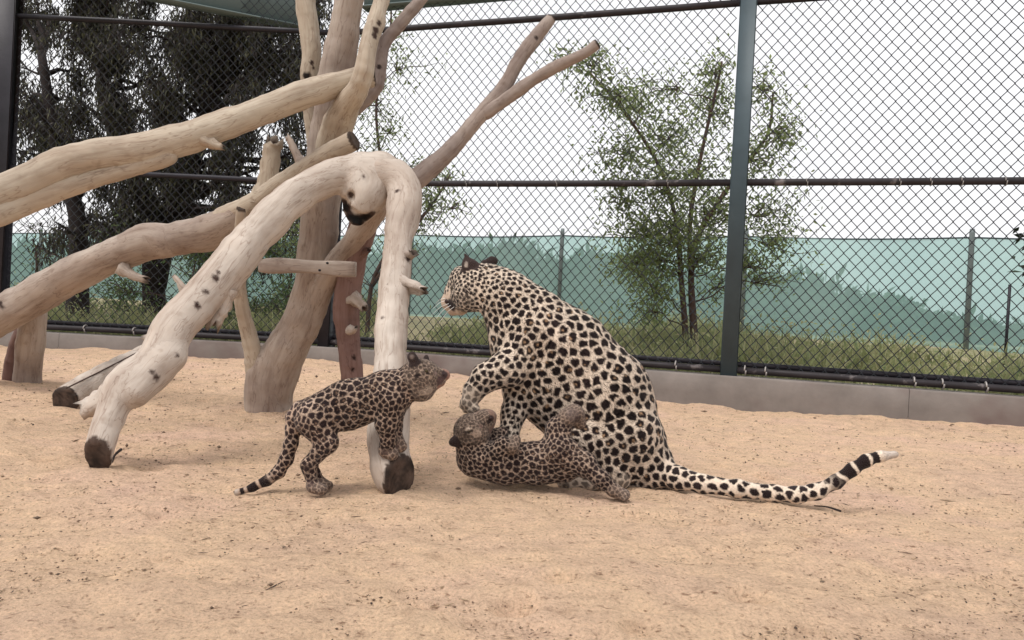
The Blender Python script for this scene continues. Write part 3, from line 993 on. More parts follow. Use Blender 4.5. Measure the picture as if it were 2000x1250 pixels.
# weeds and dry grass between the fences: uncountable
def build_weeds():
    rng = np.random.default_rng(31)
    n = 42000
    px = rng.uniform(-150, 2250, n)
    C = np.zeros((n, 3))
    # spread in the strip behind the fence, thicker in clumps
    s = rng.uniform(-6, 9, n); t = rng.uniform(0.35, 3.6, n)
    base = np.where((s > 0)[:, None], CORNER + s[:, None] * RDIR - RNRM * t[:, None], CORNER + s[:, None] * np.array([1.0, 0, 0]) + np.array([0, 1.0, 0]) * t[:, None])
    cl = fbm(np.stack([base[:, 0] * 0.9, base[:, 1] * 0.9, 0 * s], 1), 3, 61)
    keep = cl > rng.uniform(-0.75, 0.35, n)
    base = base[keep]; cl = cl[keep]
    base[:, 2] = outer_z(base[:, 0], base[:, 1])
    m_ = len(base)
    h = (0.12 + 0.34 * np.clip(cl + 0.5, 0, 1)) * rng.uniform(0.5, 1.3, m_)
    D = rng.normal(size=(m_, 3)) * 0.45; D[:, 2] = 1
    V, Q = leaves_mesh(base, D, h, 0.016 * rng.uniform(0.6, 1.6, m_), 0.15, rng)
    # little leaves on the weeds
    k = rng.integers(0, m_, 14000)
    pos = base[k] + D[k] * (h[k] * rng.uniform(0.3, 1.0, len(k)))[:, None]
    V2, Q2 = leaves_mesh(pos, rng.normal(size=(len(k), 3)) + [0, 0, 0.3], 0.05, 0.022, 0.1, rng)
    link("weeds", mesh_np("weeds", np.concatenate([V, V2]), [Q, Q2 + len(V)], False, [MAT['grass']]), kind="stuff")
build_weeds()

# ================================================================== THE CLIMBING LOGS
def project(V):
    q = V - CAM
    d = q @ _fw
    return CX + F_PX * (q @ _rt) / d, CY - F_PX * (q @ _up) / d, d

def hit(V, px, py, tol=5.0):
    """the body's surface point facing the photographer at a pixel"""
    x, y, d = project(V)
    dd = np.hypot(x - px, y - py)
    m = np.where(dd < max(tol, dd.min() + 1))[0]
    return V[m[np.argmin(d[m])]].copy()

def pr(pts, k=0.03, tag=None):
    """chain of round cones from (px, py, depth, radius in px)"""
    W = [(P(x, y, d), r * d / F_PX) for (x, y, d, r) in pts]
    return [Prim(W[i][0], W[i + 1][0], W[i][1], W[i + 1][1], 1.0, k, tag) for i in range(len(W) - 1)]

def smooth_chain(pts, n=4):
    return [tuple(q) for q in catmull(np.array(pts, float), n)]

def wood_part(name, parent, pts, m, h=0.012, cut0=None, cut1=None, k=0.03, extra=(), holes=(), seed=1, amp=0.010, freq=9.0, spots=(), thin=0.9):
    """one branch or trunk: pts (px,py,depth,r px). cut: flat sawn end, as True (square) or a direction to tilt it"""
    f = thin
    pts = [(x, y, d, r * f) for (x, y, d, r) in pts]
    sp = smooth_chain(pts)
    prims = pr(sp, 0.006)
    for e in extra:
        prims += pr(smooth_chain([(x, y, d, r * f) for (x, y, d, r) in e]), 0.02)
    for hpt in holes:
        (x, y, d, r) = hpt
        c = P(x, y, d)
        prims.append(Prim(c, c + 1e-4, r * d / F_PX, r * d / F_PX, 1.0, 0.01, None, True))
    planes = []
    W = [P(x, y, d) for (x, y, d, r) in pts]
    R = [r * d / F_PX for (x, y, d, r) in pts]
    for (cut, a, b, r) in ((cut0, W[0], W[1], R[0]), (cut1, W[-1], W[-2], R[-1])):
        if cut:
            nrm = (a - b) / np.linalg.norm(a - b)
            if cut is not True:
                nrm = nrm + np.array(cut, float); nrm /= np.linalg.norm(nrm)
            planes.append((a, nrm, r))
            ext_dir = (a - b) / np.linalg.norm(a - b)
            prims.append(Prim(a, a + ext_dir * 1.9 * r, r, r, 1.0, 0.006))
    def ext(Q, F):
        F = F + amp * fbm(Q * freq, 3, seed) * 0.8 + amp * 1.2 * vnoise(Q * freq * 0.35, seed + 5)
        for (a, nrm, r) in planes:
            near = np.linalg.norm(Q - a, axis=1) < r * 3.4
            d = (Q - a) @ nrm + 0.004 * vnoise(Q * 40, seed)
            F = np.where(near, np.maximum(F, d), F)
        return F
    V, Q = sdf_mesh(prims, h, ext)
    V = relax(V, Q, 1, 0.4)
    col = np.ones((len(V), 3))
    for (x, y, d, r) in spots:
        c = hit(V, x, y); rr = r * d / F_PX
        w = 1 - sstep(np.linalg.norm(V - c, axis=1) + 0.004 * vnoise(V * 60, 3), rr * 0.6, rr)
        col = col * (1 - w[:, None] * (1 - np.array([0.10, 0.065, 0.06])))
    for (a, nrm, r) in planes:
        dd = (V - a) @ nrm
        w = (np.abs(dd) < 0.013) & (np.linalg.norm(V - a, axis=1) < r * 2.4)
        inner = np.clip(np.linalg.norm(V - a, axis=1) / r, 0, 1)
        g = 0.115 + 0.09 * vnoise(V * 45, 8) + 0.03 * np.sin(inner * 26 + 3 * vnoise(V * 20, 4))
        col[w] = np.stack([g, g * 0.78, g * 0.70], 1)[w]
    me = mesh_np(name, V, [Q], True, [m], None, col)
    grain_attr(me, V, prims, seed)
    return link(name, me, parent)

def grain_attr(me, V, prims, seed=0):
    """grain that runs along the branch: (around, around, along)"""
    best = np.full(len(V), 9.0); g = np.zeros((len(V), 3)); c0 = seed * 3.1
    for p in prims:
        if p.sub: continue
        ba = p.b - p.a; L_ = np.linalg.norm(ba) + 1e-9
        t = np.clip(((V - p.a) @ ba) / (L_ * L_), -0.5, 1.5)
        off = V - p.a - t[:, None] * ba
        dd = np.linalg.norm(V - p.a - np.clip(t, 0, 1)[:, None] * ba, axis=1)
        u = dd < best
        d_ = ba / L_
        e1 = np.cross(d_, [0.0, 1.0, 0.01]); e1 /= np.linalg.norm(e1)
        e2 = np.cross(d_, e1)
        best[u] = dd[u]
        g[u] = np.stack([off @ e1, off @ e2, (c0 + t * L_) * 0.13], 1)[u]
        c0 += L_
    at = me.attributes.new("grain", 'FLOAT_VECTOR', 'POINT')
    at.data.foreach_set("vector", g.astype(np.float32).ravel())

def stub_part(name, parent, pts, m, seed=1, jag=1.0, sides=11):
    """a broken branch end: tapered, ridged, with a jagged hollow break"""
    rng = np.random.default_rng(seed)
    sp = np.array(smooth_chain(pts, 5))
    C = np.array([P(x, y, d) for x, y, d, r in sp])
    R = np.array([r * d / F_PX for x, y, d, r in sp])
    # flare where it leaves the log
    t = np.linspace(0, 1, len(C))
    R = R * (1 + 0.35 * np.exp(-(t / 0.18) ** 2))
    V, polys = tube(C, R, sides, False)
    ridge = 1 + 0.16 * rng.normal(size=sides)
    n = len(C)
    V = V.reshape(n, sides, 3)
    V = C[:, None] + (V - C[:, None]) * (ridge[None, :, None] * (1 + 0.10 * rng.normal(size=(n, sides, 1))))
    ax = C[-1] - C[-2]; ax /= np.linalg.norm(ax)
    spl = rng.uniform(-0.6, 1.5, sides) * jag * R[-1]
    V[-1] += ax * spl[:, None]
    inner = C[-1] + (V[-1] - C[-1]) * 0.55 - ax * (R[-1] * rng.uniform(0.3, 1.0, sides))[:, None]
    cen = C[-1] - ax * R[-1] * 1.1
    VV = np.concatenate([V.reshape(-1, 3), inner, [cen]])
    k = np.arange(sides); k2 = (k + 1) % sides
    o = n * sides
    q2 = np.stack([o - sides + k, o - sides + k2, o + k2, o + k], 1)
    t3 = np.stack([o + k, o + k2, np.full(sides, o + sides)], 1)
    col = np.ones((len(VV), 3))
    col[o:] = (0.14, 0.10, 0.09)
    col[o - sides:o] = 0.55
    me = mesh_np(name, VV, polys + [q2, t3], True, [m], None, col)
    grain_attr(me, VV, [Prim(C[i], C[i + 1], R[i], R[i + 1]) for i in range(n - 1)], seed)
    return link(name, me, parent)

LP, LT, LG, LB, BR = MAT['log_pale'], MAT['log_tan'], MAT['log_grey'], MAT['log_brown'], MAT['branch']

# forked standing trunk
A = thing("forked_dead_tree", G(528, 797), "thick upright forked trunk standing on a broad base in the sand", "tree trunk")
wood_part("trunk", A, [(528, 835, 4.25, 50), (528, 770, 4.24, 51), (555, 690, 4.17, 47), (598, 600, 4.1, 41), (620, 480, 4.03, 39), (628, 380, 3.97, 37), (640, 250, 3.92, 35), (660, 130, 3.88, 34), (682, 0, 3.85, 31), (694, -90, 3.83, 30)],
          LG, extra=[[(512, 835, 4.2, 34), (510, 760, 4.19, 33), (520, 700, 4.16, 30)]], seed=2)
wood_part("prong", A, [(505, 740, 4.18, 26), (490, 670, 4.1, 18), (472, 590, 4.0, 15), (466, 510, 3.9, 13), (471, 440, 3.78, 12), (471, 406, 3.74, 11)], LT, 0.009, cut1=(0.3, 0, 0.3), seed=3, amp=0.006)
wood_part("branch", A, [(648, 290, 3.88, 34), (668, 225, 3.76, 29), (706, 160, 3.58, 25), (722, 80, 3.6, 22), (745, 0, 3.68, 20), (760, -70, 3.75, 19)], LT, 0.010, seed=4, spots=[(737, 55, 3.6, 9), (735, 68, 3.58, 8), (741, 42, 3.62, 7)], thin=0.82)
wood_part("branch", A, [(598, 650, 4.12, 22), (630, 560, 4.04, 25), (665, 500, 3.93, 25), (705, 450, 3.8, 26), (740, 400, 3.68, 27)], LG, 0.011, seed=5)
wood_part("branch", A, [(690, 210, 3.95, 20), (732, 165, 3.95, 19), (748, 90, 3.98, 15), (780, 48, 4.0, 13), (826, -5, 4.02, 12), (860, -50, 4.04, 11)], BR, 0.009, seed=6, amp=0.007, spots=[(744, 128, 3.9, 6)], thin=0.85)

# dark leaning trunk behind
B = thing("leaning_dead_tree", G(688, 812), "dark brown trunk with short stubs leaning behind the forked trunk", "tree trunk")
wood_part("trunk", B, [(690, 850, 4.2, 28), (687, 740, 4.13, 27), (678, 620, 4.05, 25), (686, 520, 3.98, 29), (706, 450, 3.9, 30), (716, 410, 3.85, 28)], LB, 0.011, seed=7, spots=[(694, 700, 3.98, 6), (690, 725, 4.0, 5)])
stub_part("stub", B, [(695, 505, 3.93, 11), (708, 497, 3.9, 8), (719, 491, 3.88, 6)], LB, 8)
stub_part("stub", B, [(690, 583, 3.98, 12), (702, 592, 3.93, 10), (712, 602, 3.9, 8)], LG, 9)
stub_part("stub", B, [(682, 645, 3.98, 8), (690, 646, 3.94, 6), (695, 640, 3.92, 4)], LG, 10)

# arched front log with its knot
L = thing("arched_log", G(185, 930), "pale arched log with a knotted elbow and two legs on the sand", "log")
wood_part("trunk", L, [(186, 895, 2.53, 34), (207, 822, 2.6, 38), (243, 757, 2.68, 47), (300, 715, 2.76, 50), (345, 640, 2.86, 46), (415, 560, 2.99, 45), (487, 470, 3.13, 44), (560, 398, 3.26, 43), (632, 352, 3.38, 42), (695, 338, 3.47, 45), (745, 335, 3.48, 42)],
          LP, 0.0115, cut0=(0.0, -0.75, 0.45), seed=11, amp=0.012, extra=[[(700, 330, 3.48, 40), (715, 360, 3.46, 52), (705, 390, 3.42, 44), (700, 418, 3.4, 26)], [(262, 765, 2.66, 40), (330, 700, 2.78, 40)]],
          holes=[(685, 384, 3.345, 10), (668, 396, 3.375, 10), (678, 411, 3.37, 12), (690, 423, 3.365, 13), (705, 430, 3.365, 13), (720, 428, 3.37, 11)], spots=[(685, 384, 3.32, 9)] + [(x, y, 3.33, 12) for x, y in ((666, 396), (671, 403), (676, 410), (683, 417), (690, 422), (697, 426), (704, 428), (711, 428), (718, 427), (724, 423))] + [(712, 345, 3.33, 5), (423, 540, 2.9, 8), (403, 570, 2.89, 8), (388, 595, 2.87, 7), (384, 592, 2.87, 5), (296, 724, 2.67, 5), (308, 742, 2.67, 8), (350, 693, 2.75, 6), (700, 428, 3.32, 18), (424, 529, 2.92, 5)], thin=0.84)
wood_part("leg", L, [(735, 345, 3.48, 44), (778, 352, 3.45, 38), (792, 385, 3.39, 36), (780, 450, 3.27, 35), (770, 560, 3.06, 34), (764, 680, 2.86, 36), (764, 780, 2.70, 40), (757, 860, 2.58, 41), (768, 918, 2.48, 41), (782, 942, 2.45, 40)],
          LP, 0.0105, cut1=(0.75, -0.55, 0.5), seed=12, amp=0.010, spots=[(775, 370, 3.34, 6), (744, 617, 2.93, 5), (802, 497, 3.1, 10), (800, 505, 3.1, 8)])
stub_part("stub", L, [(775, 558, 3.07, 22), (795, 558, 3.05, 17), (815, 563, 3.03, 12), (826, 567, 3.02, 9)], LP, 13)
stub_part("stub", L, [(785, 503, 3.15, 14), (799, 499, 3.12, 10), (807, 496, 3.11, 8)], LG, 14)
stub_part("stub", L, [(435, 570, 3.02, 24), (428, 605, 3.0, 17), (417, 632, 2.98, 13)], LP, 15)
stub_part("stub", L, [(390, 600, 2.95, 12), (366, 573, 2.95, 9), (352, 553, 2.94, 6), (340, 538, 2.94, 4)], LP, 16)
stub_part("stub", L, [(366, 575, 2.93, 9), (362, 592, 2.92, 7), (372, 605, 2.92, 7)], LG, 17)
stub_part("stub", L, [(225, 775, 2.72, 24), (195, 788, 2.74, 21), (168, 802, 2.76, 17)], LP, 18)
stub_part("stub", L, [(345, 640, 2.95, 14), (315, 655, 3.0, 11), (288, 664, 3.03, 10)], LP, 19)

# upper leaning log, in the fork
U = thing("leaning_log", P(60, 350, 3.3), "long smooth tan log resting high in the trunk's fork", "log")
wood_part("trunk", U, [(-160, 440, 3.1, 50), (-40, 392, 3.2, 47), (60, 350, 3.28, 46), (150, 312, 3.34, 45), (300, 287, 3.43, 42), (450, 240, 3.53, 42), (590, 187, 3.62, 38), (705, 152, 3.72, 34), (728, 146, 3.74, 33)], LT, 0.0125, cut1=True, seed=21, amp=0.008, spots=[(415, 293, 3.42, 5), (420, 300, 3.42, 4)], thin=0.71)
wood_part("branch", U, [(-160, 455, 3.1, 34), (-30, 425, 3.2, 33), (60, 387, 3.29, 30), (150, 358, 3.35, 26), (250, 328, 3.4, 22), (330, 305, 3.44, 18)], LT, 0.0115, seed=22, amp=0.007, thin=0.8)
stub_part("stub", U, [(395, 270, 3.48, 16), (420, 284, 3.47, 10), (434, 288, 3.46, 5)], LT, 23)

# lower leaning log on the stump
K = thing("leaning_log", P(30, 600, 4.35), "thick grey brown log propped low on the short stump", "log")
wood_part("trunk", K, [(-160, 700, 4.5, 46), (-40, 640, 4.42, 45), (40, 595, 4.35, 44), (140, 537, 4.25, 43), (255, 487, 4.13, 43), (335, 468, 4.07, 41), (420, 450, 3.99, 43), (462, 428, 3.94, 38)], LG, 0.0135, seed=24, amp=0.010, extra=[[(265, 470, 4.12, 30), (300, 462, 4.1, 34), (330, 470, 4.06, 34)]], spots=[(-2, 590, 4.25, 7), (3, 598, 4.25, 6)], thin=0.82)
wood_part("branch", K, [(440, 428, 3.95, 30), (500, 398, 3.87, 25), (555, 357, 3.79, 21), (624, 311, 3.7, 20), (682, 279, 3.63, 20), (694, 273, 3.62, 19)], LT, 0.0095, cut1=True, seed=25, amp=0.006, thin=0.9)
stub_part("stub", K, [(518, 400, 3.85, 18), (525, 350, 3.85, 16), (530, 300, 3.85, 15), (535, 280, 3.85, 13)], LT, 26)
stub_part("stub", K, [(600, 325, 3.73, 14), (584, 310, 3.75, 10), (570, 280, 3.77, 7), (564, 270, 3.78, 6)], LG, 27)
stub_part("stub", K, [(240, 525, 4.1, 12), (262, 540, 4.06, 8), (285, 547, 4.04, 7)], LG, 28)

S = thing("tree_stump", G(50, 733), "short sawn brown stump propping up the low log", "stump")
wood_part("trunk", S, [(55, 760, 4.72, 31), (55, 720, 4.7, 30), (62, 660, 4.62, 30), (66, 615, 4.58, 28)], LG, 0.012, seed=29, amp=0.008, thin=0.85)
wood_part("prop", S, [(18, 755, 4.75, 15), (24, 715, 4.72, 16), (42, 660, 4.68, 18), (60, 625, 4.62, 20)], LB, 0.010, seed=30, amp=0.006)

q = thing("fallen_log", G(125, 806), "pale fallen log lying on the sand behind the arched log", "log")
wood_part("trunk", q, [(126, 782, 3.86, 34), (170, 755, 4.1, 32), (230, 722, 4.5, 29), (290, 690, 5.0, 25), (302, 684, 5.1, 24)], LP, 0.011, cut0=(-0.15, -0.3, 0), cut1=True, seed=31, amp=0.007, thin=0.85)
pts = np.array([P(130, 758, 3.80), P(200, 722, 4.2), P(300, 672, 5.0)])
pts[1][2] -= 0.004
MB().tube(catmull(pts, 4), 0.004, 6).build("crack_strip", MAT['endgrain'], q)

# split upright branch at the top
q = thing("split_branch", P(606, 150, 3.98), "split upright dead branch with a broken lower end above the log", "branch")
wood_part("trunk", q, [(594, -90, 4.0, 17), (598, 0, 4.0, 17), (605, 60, 4.0, 19), (607, 110, 4.0, 18), (603, 148, 4.0, 17), (607, 230, 4.02, 13), (612, 300, 4.02, 12)], LT, 0.009, seed=33, amp=0.008, spots=[(604, 151, 3.93, 9), (613, 125, 3.93, 5), (614, 135, 3.93, 4), (598, 152, 3.94, 8)], thin=0.95)

# forked branch reaching right
q = thing("forked_branch", P(730, 400, 3.74), "grey brown forked branch reaching up from behind the knotted elbow", "branch")
wood_part("trunk", q, [(730, 400, 3.74, 30), (780, 368, 3.78, 29), (826, 340, 3.8, 28), (880, 293, 3.82, 25), (935, 228, 3.85, 23), (978, 180, 3.87, 20), (1008, 125, 3.88, 17), (1040, 80, 3.9, 16), (1078, 34, 3.92, 14)], BR, 0.009, cut1=True, seed=34, amp=0.007, spots=[(1050, 75, 3.86, 5), (1021, 148, 3.85, 5)], thin=0.76)
wood_part("branch", q, [(948, 220, 3.85, 17), (985, 195, 3.85, 14), (1035, 160, 3.84, 14), (1090, 128, 3.83, 13), (1140, 105, 3.82, 11), (1168, 86, 3.82, 10)], BR, 0.008, cut1=True, seed=35, amp=0.006, thin=0.8)

# cross plank
q = thing("wooden_plank", P(600, 520, 3.72), "short weathered plank fixed across the forked trunk", "plank")
a_, b_ = P(508, 520, 3.78), P(694, 524, 3.72)
dr = (b_ - a_); ln = np.linalg.norm(dr); dr /= ln
up_ = np.array([0, 0, 1.0]) - dr * dr[2]; up_ /= np.linalg.norm(up_)
dp = np.cross(dr, up_)
mb = MB()
nseg = 14
ts = np.linspace(0, 1, nseg)
V = []
for t in ts:
    c = a_ + (b_ - a_) * t
    hh = 0.036 + 0.004 * math.sin(t * 9) - 0.006 * (t < 0.05)
    wob = 0.006 * math.sin(t * 5)
    for (sx, sz) in ((-1, -0.75), (-1, 0.8), (-0.7, 1), (0.7, 1), (1, 0.8), (1, -0.75), (0.7, -1), (-0.7, -1)):
        V.append(c + dp * 0.022 * sx + up_ * (hh * sz + wob))
V = np.array(V)
k = np.arange(8); k2 = (k + 1) % 8
Qp = np.concatenate([np.stack([i * 8 + k, i * 8 + k2, (i + 1) * 8 + k2, (i + 1) * 8 + k], 1) for i in range(nseg - 1)])
me = mesh_np("board", V, [Qp[:, ::-1], np.array([k]), np.array([(nseg - 1) * 8 + k[::-1]])], False, [LG], None, np.ones((len(V), 3)))
grain_attr(me, V, [Prim(a_, b_, .03, .03)], 40)
link("board", me, q)
for (x, y) in ((640, 514), (625, 528)):
    c = P(x, y, 3.70)
    MB().tube(np.array([c, c + np.array([0, -0.012, 0])]), 0.006, 8).build("nail", MAT['steel_dark'], q)

# ================================================================== debris on the sand
def build_debris():
    rng = np.random.default_rng(77)
    V, Q = [], []
    base = np.array([[1, 0, 0], [-1, 0, 0], [0, 1, 0], [0, -1, 0], [0, 0, 1], [0, 0, -1]], float)
    tris = np.array([[0, 2, 4], [2, 1, 4], [1, 3, 4], [3, 0, 4], [2, 0, 5], [1, 2, 5], [3, 1, 5], [0, 3, 5]])
    n = 0
    for i in range(9000):
        py = 700 + 560 * rng.random() ** 1.3
        px = rng.uniform(-100, 2100)
        g = G(px, py)
        if g[1] > 6.4: continue
        if (g - CORNER) @ RNRM < 0.15: continue
        d = g[1]
        s = rng.uniform(0.0011, 0.0032) * (0.55 + 0.28 * d)
        if rng.random() < 0.02: s *= 2.0
        sc = s * rng.uniform(0.6, 1.5, 3) * [1.4, 1.1, 0.7]
        if rng.random() < 0.22: sc = sc * [3.2, .5, .6]
        a = rng.uniform(0, 6.28)
        b = base * rng.uniform(0.7, 1.2, (6, 1)) * sc
        r = np.stack([b[:, 0] * math.cos(a) - b[:, 1] * math.sin(a), b[:, 0] * math.sin(a) + b[:, 1] * math.cos(a), b[:, 2]], 1)
        V.append(r + g + [0, 0, sc[2] * 0.4 + 0.004]); Q.append(tris + n); n += 6
    link("sand_debris", mesh_np("sand_debris", np.concatenate(V), [np.concatenate(Q)], False, [MAT['debris']]), kind="stuff")
build_debris()
tw = G(1590, 990); tw2 = G(1642, 1004)
pts = catmull(np.array([tw + [0, 0, .004], (tw + tw2) / 2 + [0, 0, .012], tw2 + [0, 0, .010]]), 4)
MB().tube(pts, np.linspace(0.002, 0.004, len(pts)), 6).build("twig", MAT['tree_bark_dark'], None, label="small dark twig on the sand under the leopard's tail", cat="twig")
g = G(233, 885)
pts = catmull(np.array([G(218, 905) + [0, 0, .0], G(224, 895) + [0, 0, .012], G(236, 884) + [0, 0, .012]]), 4)
MB().tube(pts, np.linspace(0.003, 0.006, len(pts)), 6).build("twig", MAT['tree_bark_dark'], None, label="short dark twig poking up beside the log's blackened end", cat="twig")

# ================================================================== THE LEOPARDS
def chain(d0, pts, region, ys=1.0, k=0.03, flow=1, spot=1.0):
    out = []
    for i in range(len(pts) - 1):
        (x0, y0, e0, r0), (x1, y1, e1, r1) = pts[i], pts[i + 1]
        out.append(Prim(P(x0, y0, d0 + e0), P(x1, y1, d0 + e1), r0 * (d0 + e0) / F_PX, r1 * (d0 + e1) / F_PX, ys, k,
                        dict(region=region, flow=flow, spot=spot, i=i, n=len(pts) - 1)))
    return out

def ball(d0, x, y, e, r, region, k=0.01, ys=1.0, spot=1.0, flow=-1):
    c = P(x, y, d0 + e)
    rr = r * (d0 + e) / F_PX
    return [Prim(c, c + np.array([0.001, 0, 0]), rr, rr, ys, k, dict(region=region, flow=flow, spot=spot, i=0, n=1))]

def slim(prims, f):
    for p in prims:
        s_ = f.get(p.tag['region'], 1.0)
        p.ra *= s_; p.rb *= s_
    return prims

def poisson(V, rad, rng):
    order = rng.permutation(len(V))
    cell = float(rad.max())
    grid, pts, rr = {}, [], []
    keys = np.floor(V / cell).astype(int)
    for v in order:
        k = keys[v]
        p = V[v]; r = rad[v]
        ok = True
        for dx in (-1, 0, 1):
            for dy in (-1, 0, 1):
                for dz in (-1, 0, 1):
                    for j in grid.get((k[0] + dx, k[1] + dy, k[2] + dz), ()):
                        q = pts[j]
                        if (p[0] - q[0]) ** 2 + (p[1] - q[1]) ** 2 + (p[2] - q[2]) ** 2 < (0.5 * (r + rr[j])) ** 2:
                            ok = False; break
                    if not ok: break
                if not ok: break
            if not ok: break
        if ok:
            grid.setdefault(tuple(k), []).append(len(pts))
            pts.append(p); rr.append(r)
    return np.array(pts), np.array(rr)

DARK = np.array([0.018, 0.011, 0.011])
def leopard(name, label, prims, h, spacing, coat, belly, core, gap, limit, rosette, marks, seed, ring_tail=None, fur_n=40000, fur_len=0.009, base=None, muzzle=(0.80, 0.75, 0.72)):
    rng = np.random.default_rng(seed)
    V, Q = sdf_mesh(prims, h, lambda q, F: F + 0.0022 * vnoise(q * 26, seed) + 0.0010 * vnoise(q * 60, seed + 2))
    V = relax(V, Q, 2, 0.45)
    Nn = vnormals(V, Q)
    E = np.stack([p.ev(V) for p in prims], 1)
    own = np.argmin(E, 1)
    reg = np.array([p.tag['region'] for p in prims])[own]
    sc = np.array([p.tag['spot'] for p in prims])
    # blended spot size so that it changes gradually
    w = np.exp(-np.clip(E - E.min(1)[:, None], 0, 0.3) / 0.02)
    sv = (w * sc).sum(1) / w.sum(1)
    rad = spacing * sv
    seeds, sr = poisson(V, rad, rng)
    kd = kdtree.KDTree(len(seeds))
    for i, s in enumerate(seeds): kd.insert(s, i)
    kd.balance()
    jit = np.stack([vnoise(V / rad[:, None].mean() * 1.7, seed + j) for j in (3, 4, 5)], 1)
    jit2 = np.stack([vnoise(V / rad[:, None].mean() * 4.2, seed + j) for j in (13, 14, 15)], 1)
    Vw = V + (jit * 0.20 + jit2 * 0.06) * rad[:, None]
    f1 = np.empty(len(V)); f2 = np.empty(len(V)); sid = np.empty(len(V), int)
    for i in range(len(V)):
        r = kd.find_n(Vw[i], 5)
        fs = sorted((a[2] / sr[a[1]], a[1]) for a in r)
        f1[i], sid[i] = fs[0]
        f2[i] = fs[1][0]
    rs = rng.random(len(seeds))
    gp = gap * (0.8 + 0.5 * rng.random(len(seeds)))[sid]
    lim = (limit + 0.14 * rng.random(len(seeds)))[sid]
    m = sstep(f2 - f1, gp - 0.06, gp + 0.06) * (1 - sstep(f1, lim - 0.04, lim + 0.06))
    # rosettes: an open, browner middle in part of the spots
    isr = (rs[sid] < rosette) & np.isin(reg, ['body', 'thigh', 'neck'])
    off = seeds[sid] + (rng.normal(size=(len(seeds), 3)) * 0.16 * sr[:, None])[sid]
    fo = np.linalg.norm(Vw - off, axis=1) / sr[sid]
    hole = (1 - sstep(fo, 0.14, 0.24)) * isr
    cv = vnoise(V * 7, seed + 31)[:, None]
    light = coat * (1 + 0.10 * cv)
    up = sstep(-Nn[:, 2], 0.05, 0.85)[:, None] * np.isin(reg, ['body', 'leg', 'neck', 'head', 'thigh'])[:, None]
    light = light * (1 - up * 0.8) + belly * up * 0.8
    pm = np.isin(reg, ['paw'])[:, None]
    light = np.where(pm, light * 0.75, light)
    mz = np.isin(reg, ['muzzle'])[:, None]
    light = np.where(mz, light * np.array(muzzle), light)
    mm = m.copy()
    mm[np.isin(reg, ['muzzle', 'ear'])] = 0
    mm = mm * np.where(np.isin(reg, ['paw']), 0.75, 1.0)
    if name == 'leopard_cub':
        mm = mm * np.where(np.isin(reg, ['head']), 0.75, 1.0)
        light = np.where(np.isin(reg, ['head'])[:, None], light * 0.82, light)
    dk = DARK * (1.9 if name == 'leopard_cub' else 1.0) * (1 + 0.5 * cv)
    col = light * (1 - mm[:, None]) + dk * mm[:, None]
    col = col * (1 - (hole * mm)[:, None]) + (core * (1 + 0.15 * cv)) * (hole * mm)[:, None]
    # tail: blotches become rings towards the tip
    if ring_tail:
        tp = [p for p in prims if p.tag['region'] == 'tail']
        cum = np.concatenate([[0], np.cumsum([np.linalg.norm(p.b - p.a) for p in tp])])
        best = np.full(len(V), 9.0); sl = np.zeros(len(V))
        for p, c0 in zip(tp, cum):
            ba = p.b - p.a
            t = np.clip(((V - p.a) @ ba) / (ba @ ba), 0, 1)
            dd = np.linalg.norm(V - p.a - t[:, None] * ba, axis=1)
            u = dd < best
            best[u] = dd[u]; sl[u] = (c0 + t * np.linalg.norm(ba))[u]
        u = sl / cum[-1]
        onb = (reg == 'tail')
        period, r0, r1, tip = ring_tail
        ph = (sl + 0.012 * vnoise(V * 30, seed + 8)) / period
        ring = sstep(np.abs((ph % 1) - 0.5), 0.08, 0.14)
        ring = ring * np.where(u > tip, 0, 1)
        wring = sstep(u, r0, r1) * onb
        under = sstep(-Nn[:, 2], 0.5, 0.9)
        rc = light * (1 - ring[:, None]) + DARK * ring[:, None]
        col = col * (1 - wring[:, None]) + rc * wring[:, None]
        wt = (sstep(u, tip, tip + 0.04) * onb)[:, None] * 0.9
        col = col * (1 - wt) + np.array([0.50, 0.43, 0.38]) * wt
    e = (reg == 'ear')[:, None]
    col = np.where(e, np.array([0.045, 0.03, 0.028]) * (1 + 0.4 * cv), col)
    for (px, py, rpx, c, a) in marks:
        q = hit(V, px, py)
        rr = rpx * (q - CAM) @ _fw / F_PX
        w_ = (1 - sstep(np.linalg.norm(V - q, axis=1), rr * 0.55, rr))[:, None] * a
        col = col * (1 - w_) + np.array(c) * w_
    col = np.clip(col, 0.004, 1)
    root = thing(name, base, label, "leopard" if name == "leopard" else "leopard cub")
    body = link("body", mesh_np("body", V, [Q], True, [MAT['fur']], None, col), root)
    # short fur: thin blades lying back along the body
    tri_area = np.linalg.norm(np.cross(V[Q[:, 2]] - V[Q[:, 0]], V[Q[:, 3]] - V[Q[:, 1]]), axis=1)
    f = rng.choice(len(Q), fur_n, p=tri_area / tri_area.sum())
    ab = rng.random((fur_n, 2))
    wq = np.stack([(1 - ab[:, 0]) * (1 - ab[:, 1]), ab[:, 0] * (1 - ab[:, 1]), ab[:, 0] * ab[:, 1], (1 - ab[:, 0]) * ab[:, 1]], 1)
    R = (V[Q[f]] * wq[:, :, None]).sum(1)
    n = (Nn[Q[f]] * wq[:, :, None]).sum(1); n /= np.linalg.norm(n, axis=1)[:, None]
    c = (col[Q[f]] * wq[:, :, None]).sum(1) * rng.uniform(0.82, 1.18, (fur_n, 1))
    ax = np.array([(p.b - p.a) * p.tag['flow'] / (np.linalg.norm(p.b - p.a) + 1e-9) for p in prims])[own[Q[f][:, 0]]]
    t = ax - n * (ax * n).sum(1)[:, None] + rng.normal(size=(fur_n, 3)) * 0.25
    t = t - n * (t * n).sum(1)[:, None]
    t /= np.linalg.norm(t, axis=1)[:, None] + 1e-9
    s = np.cross(n, t)
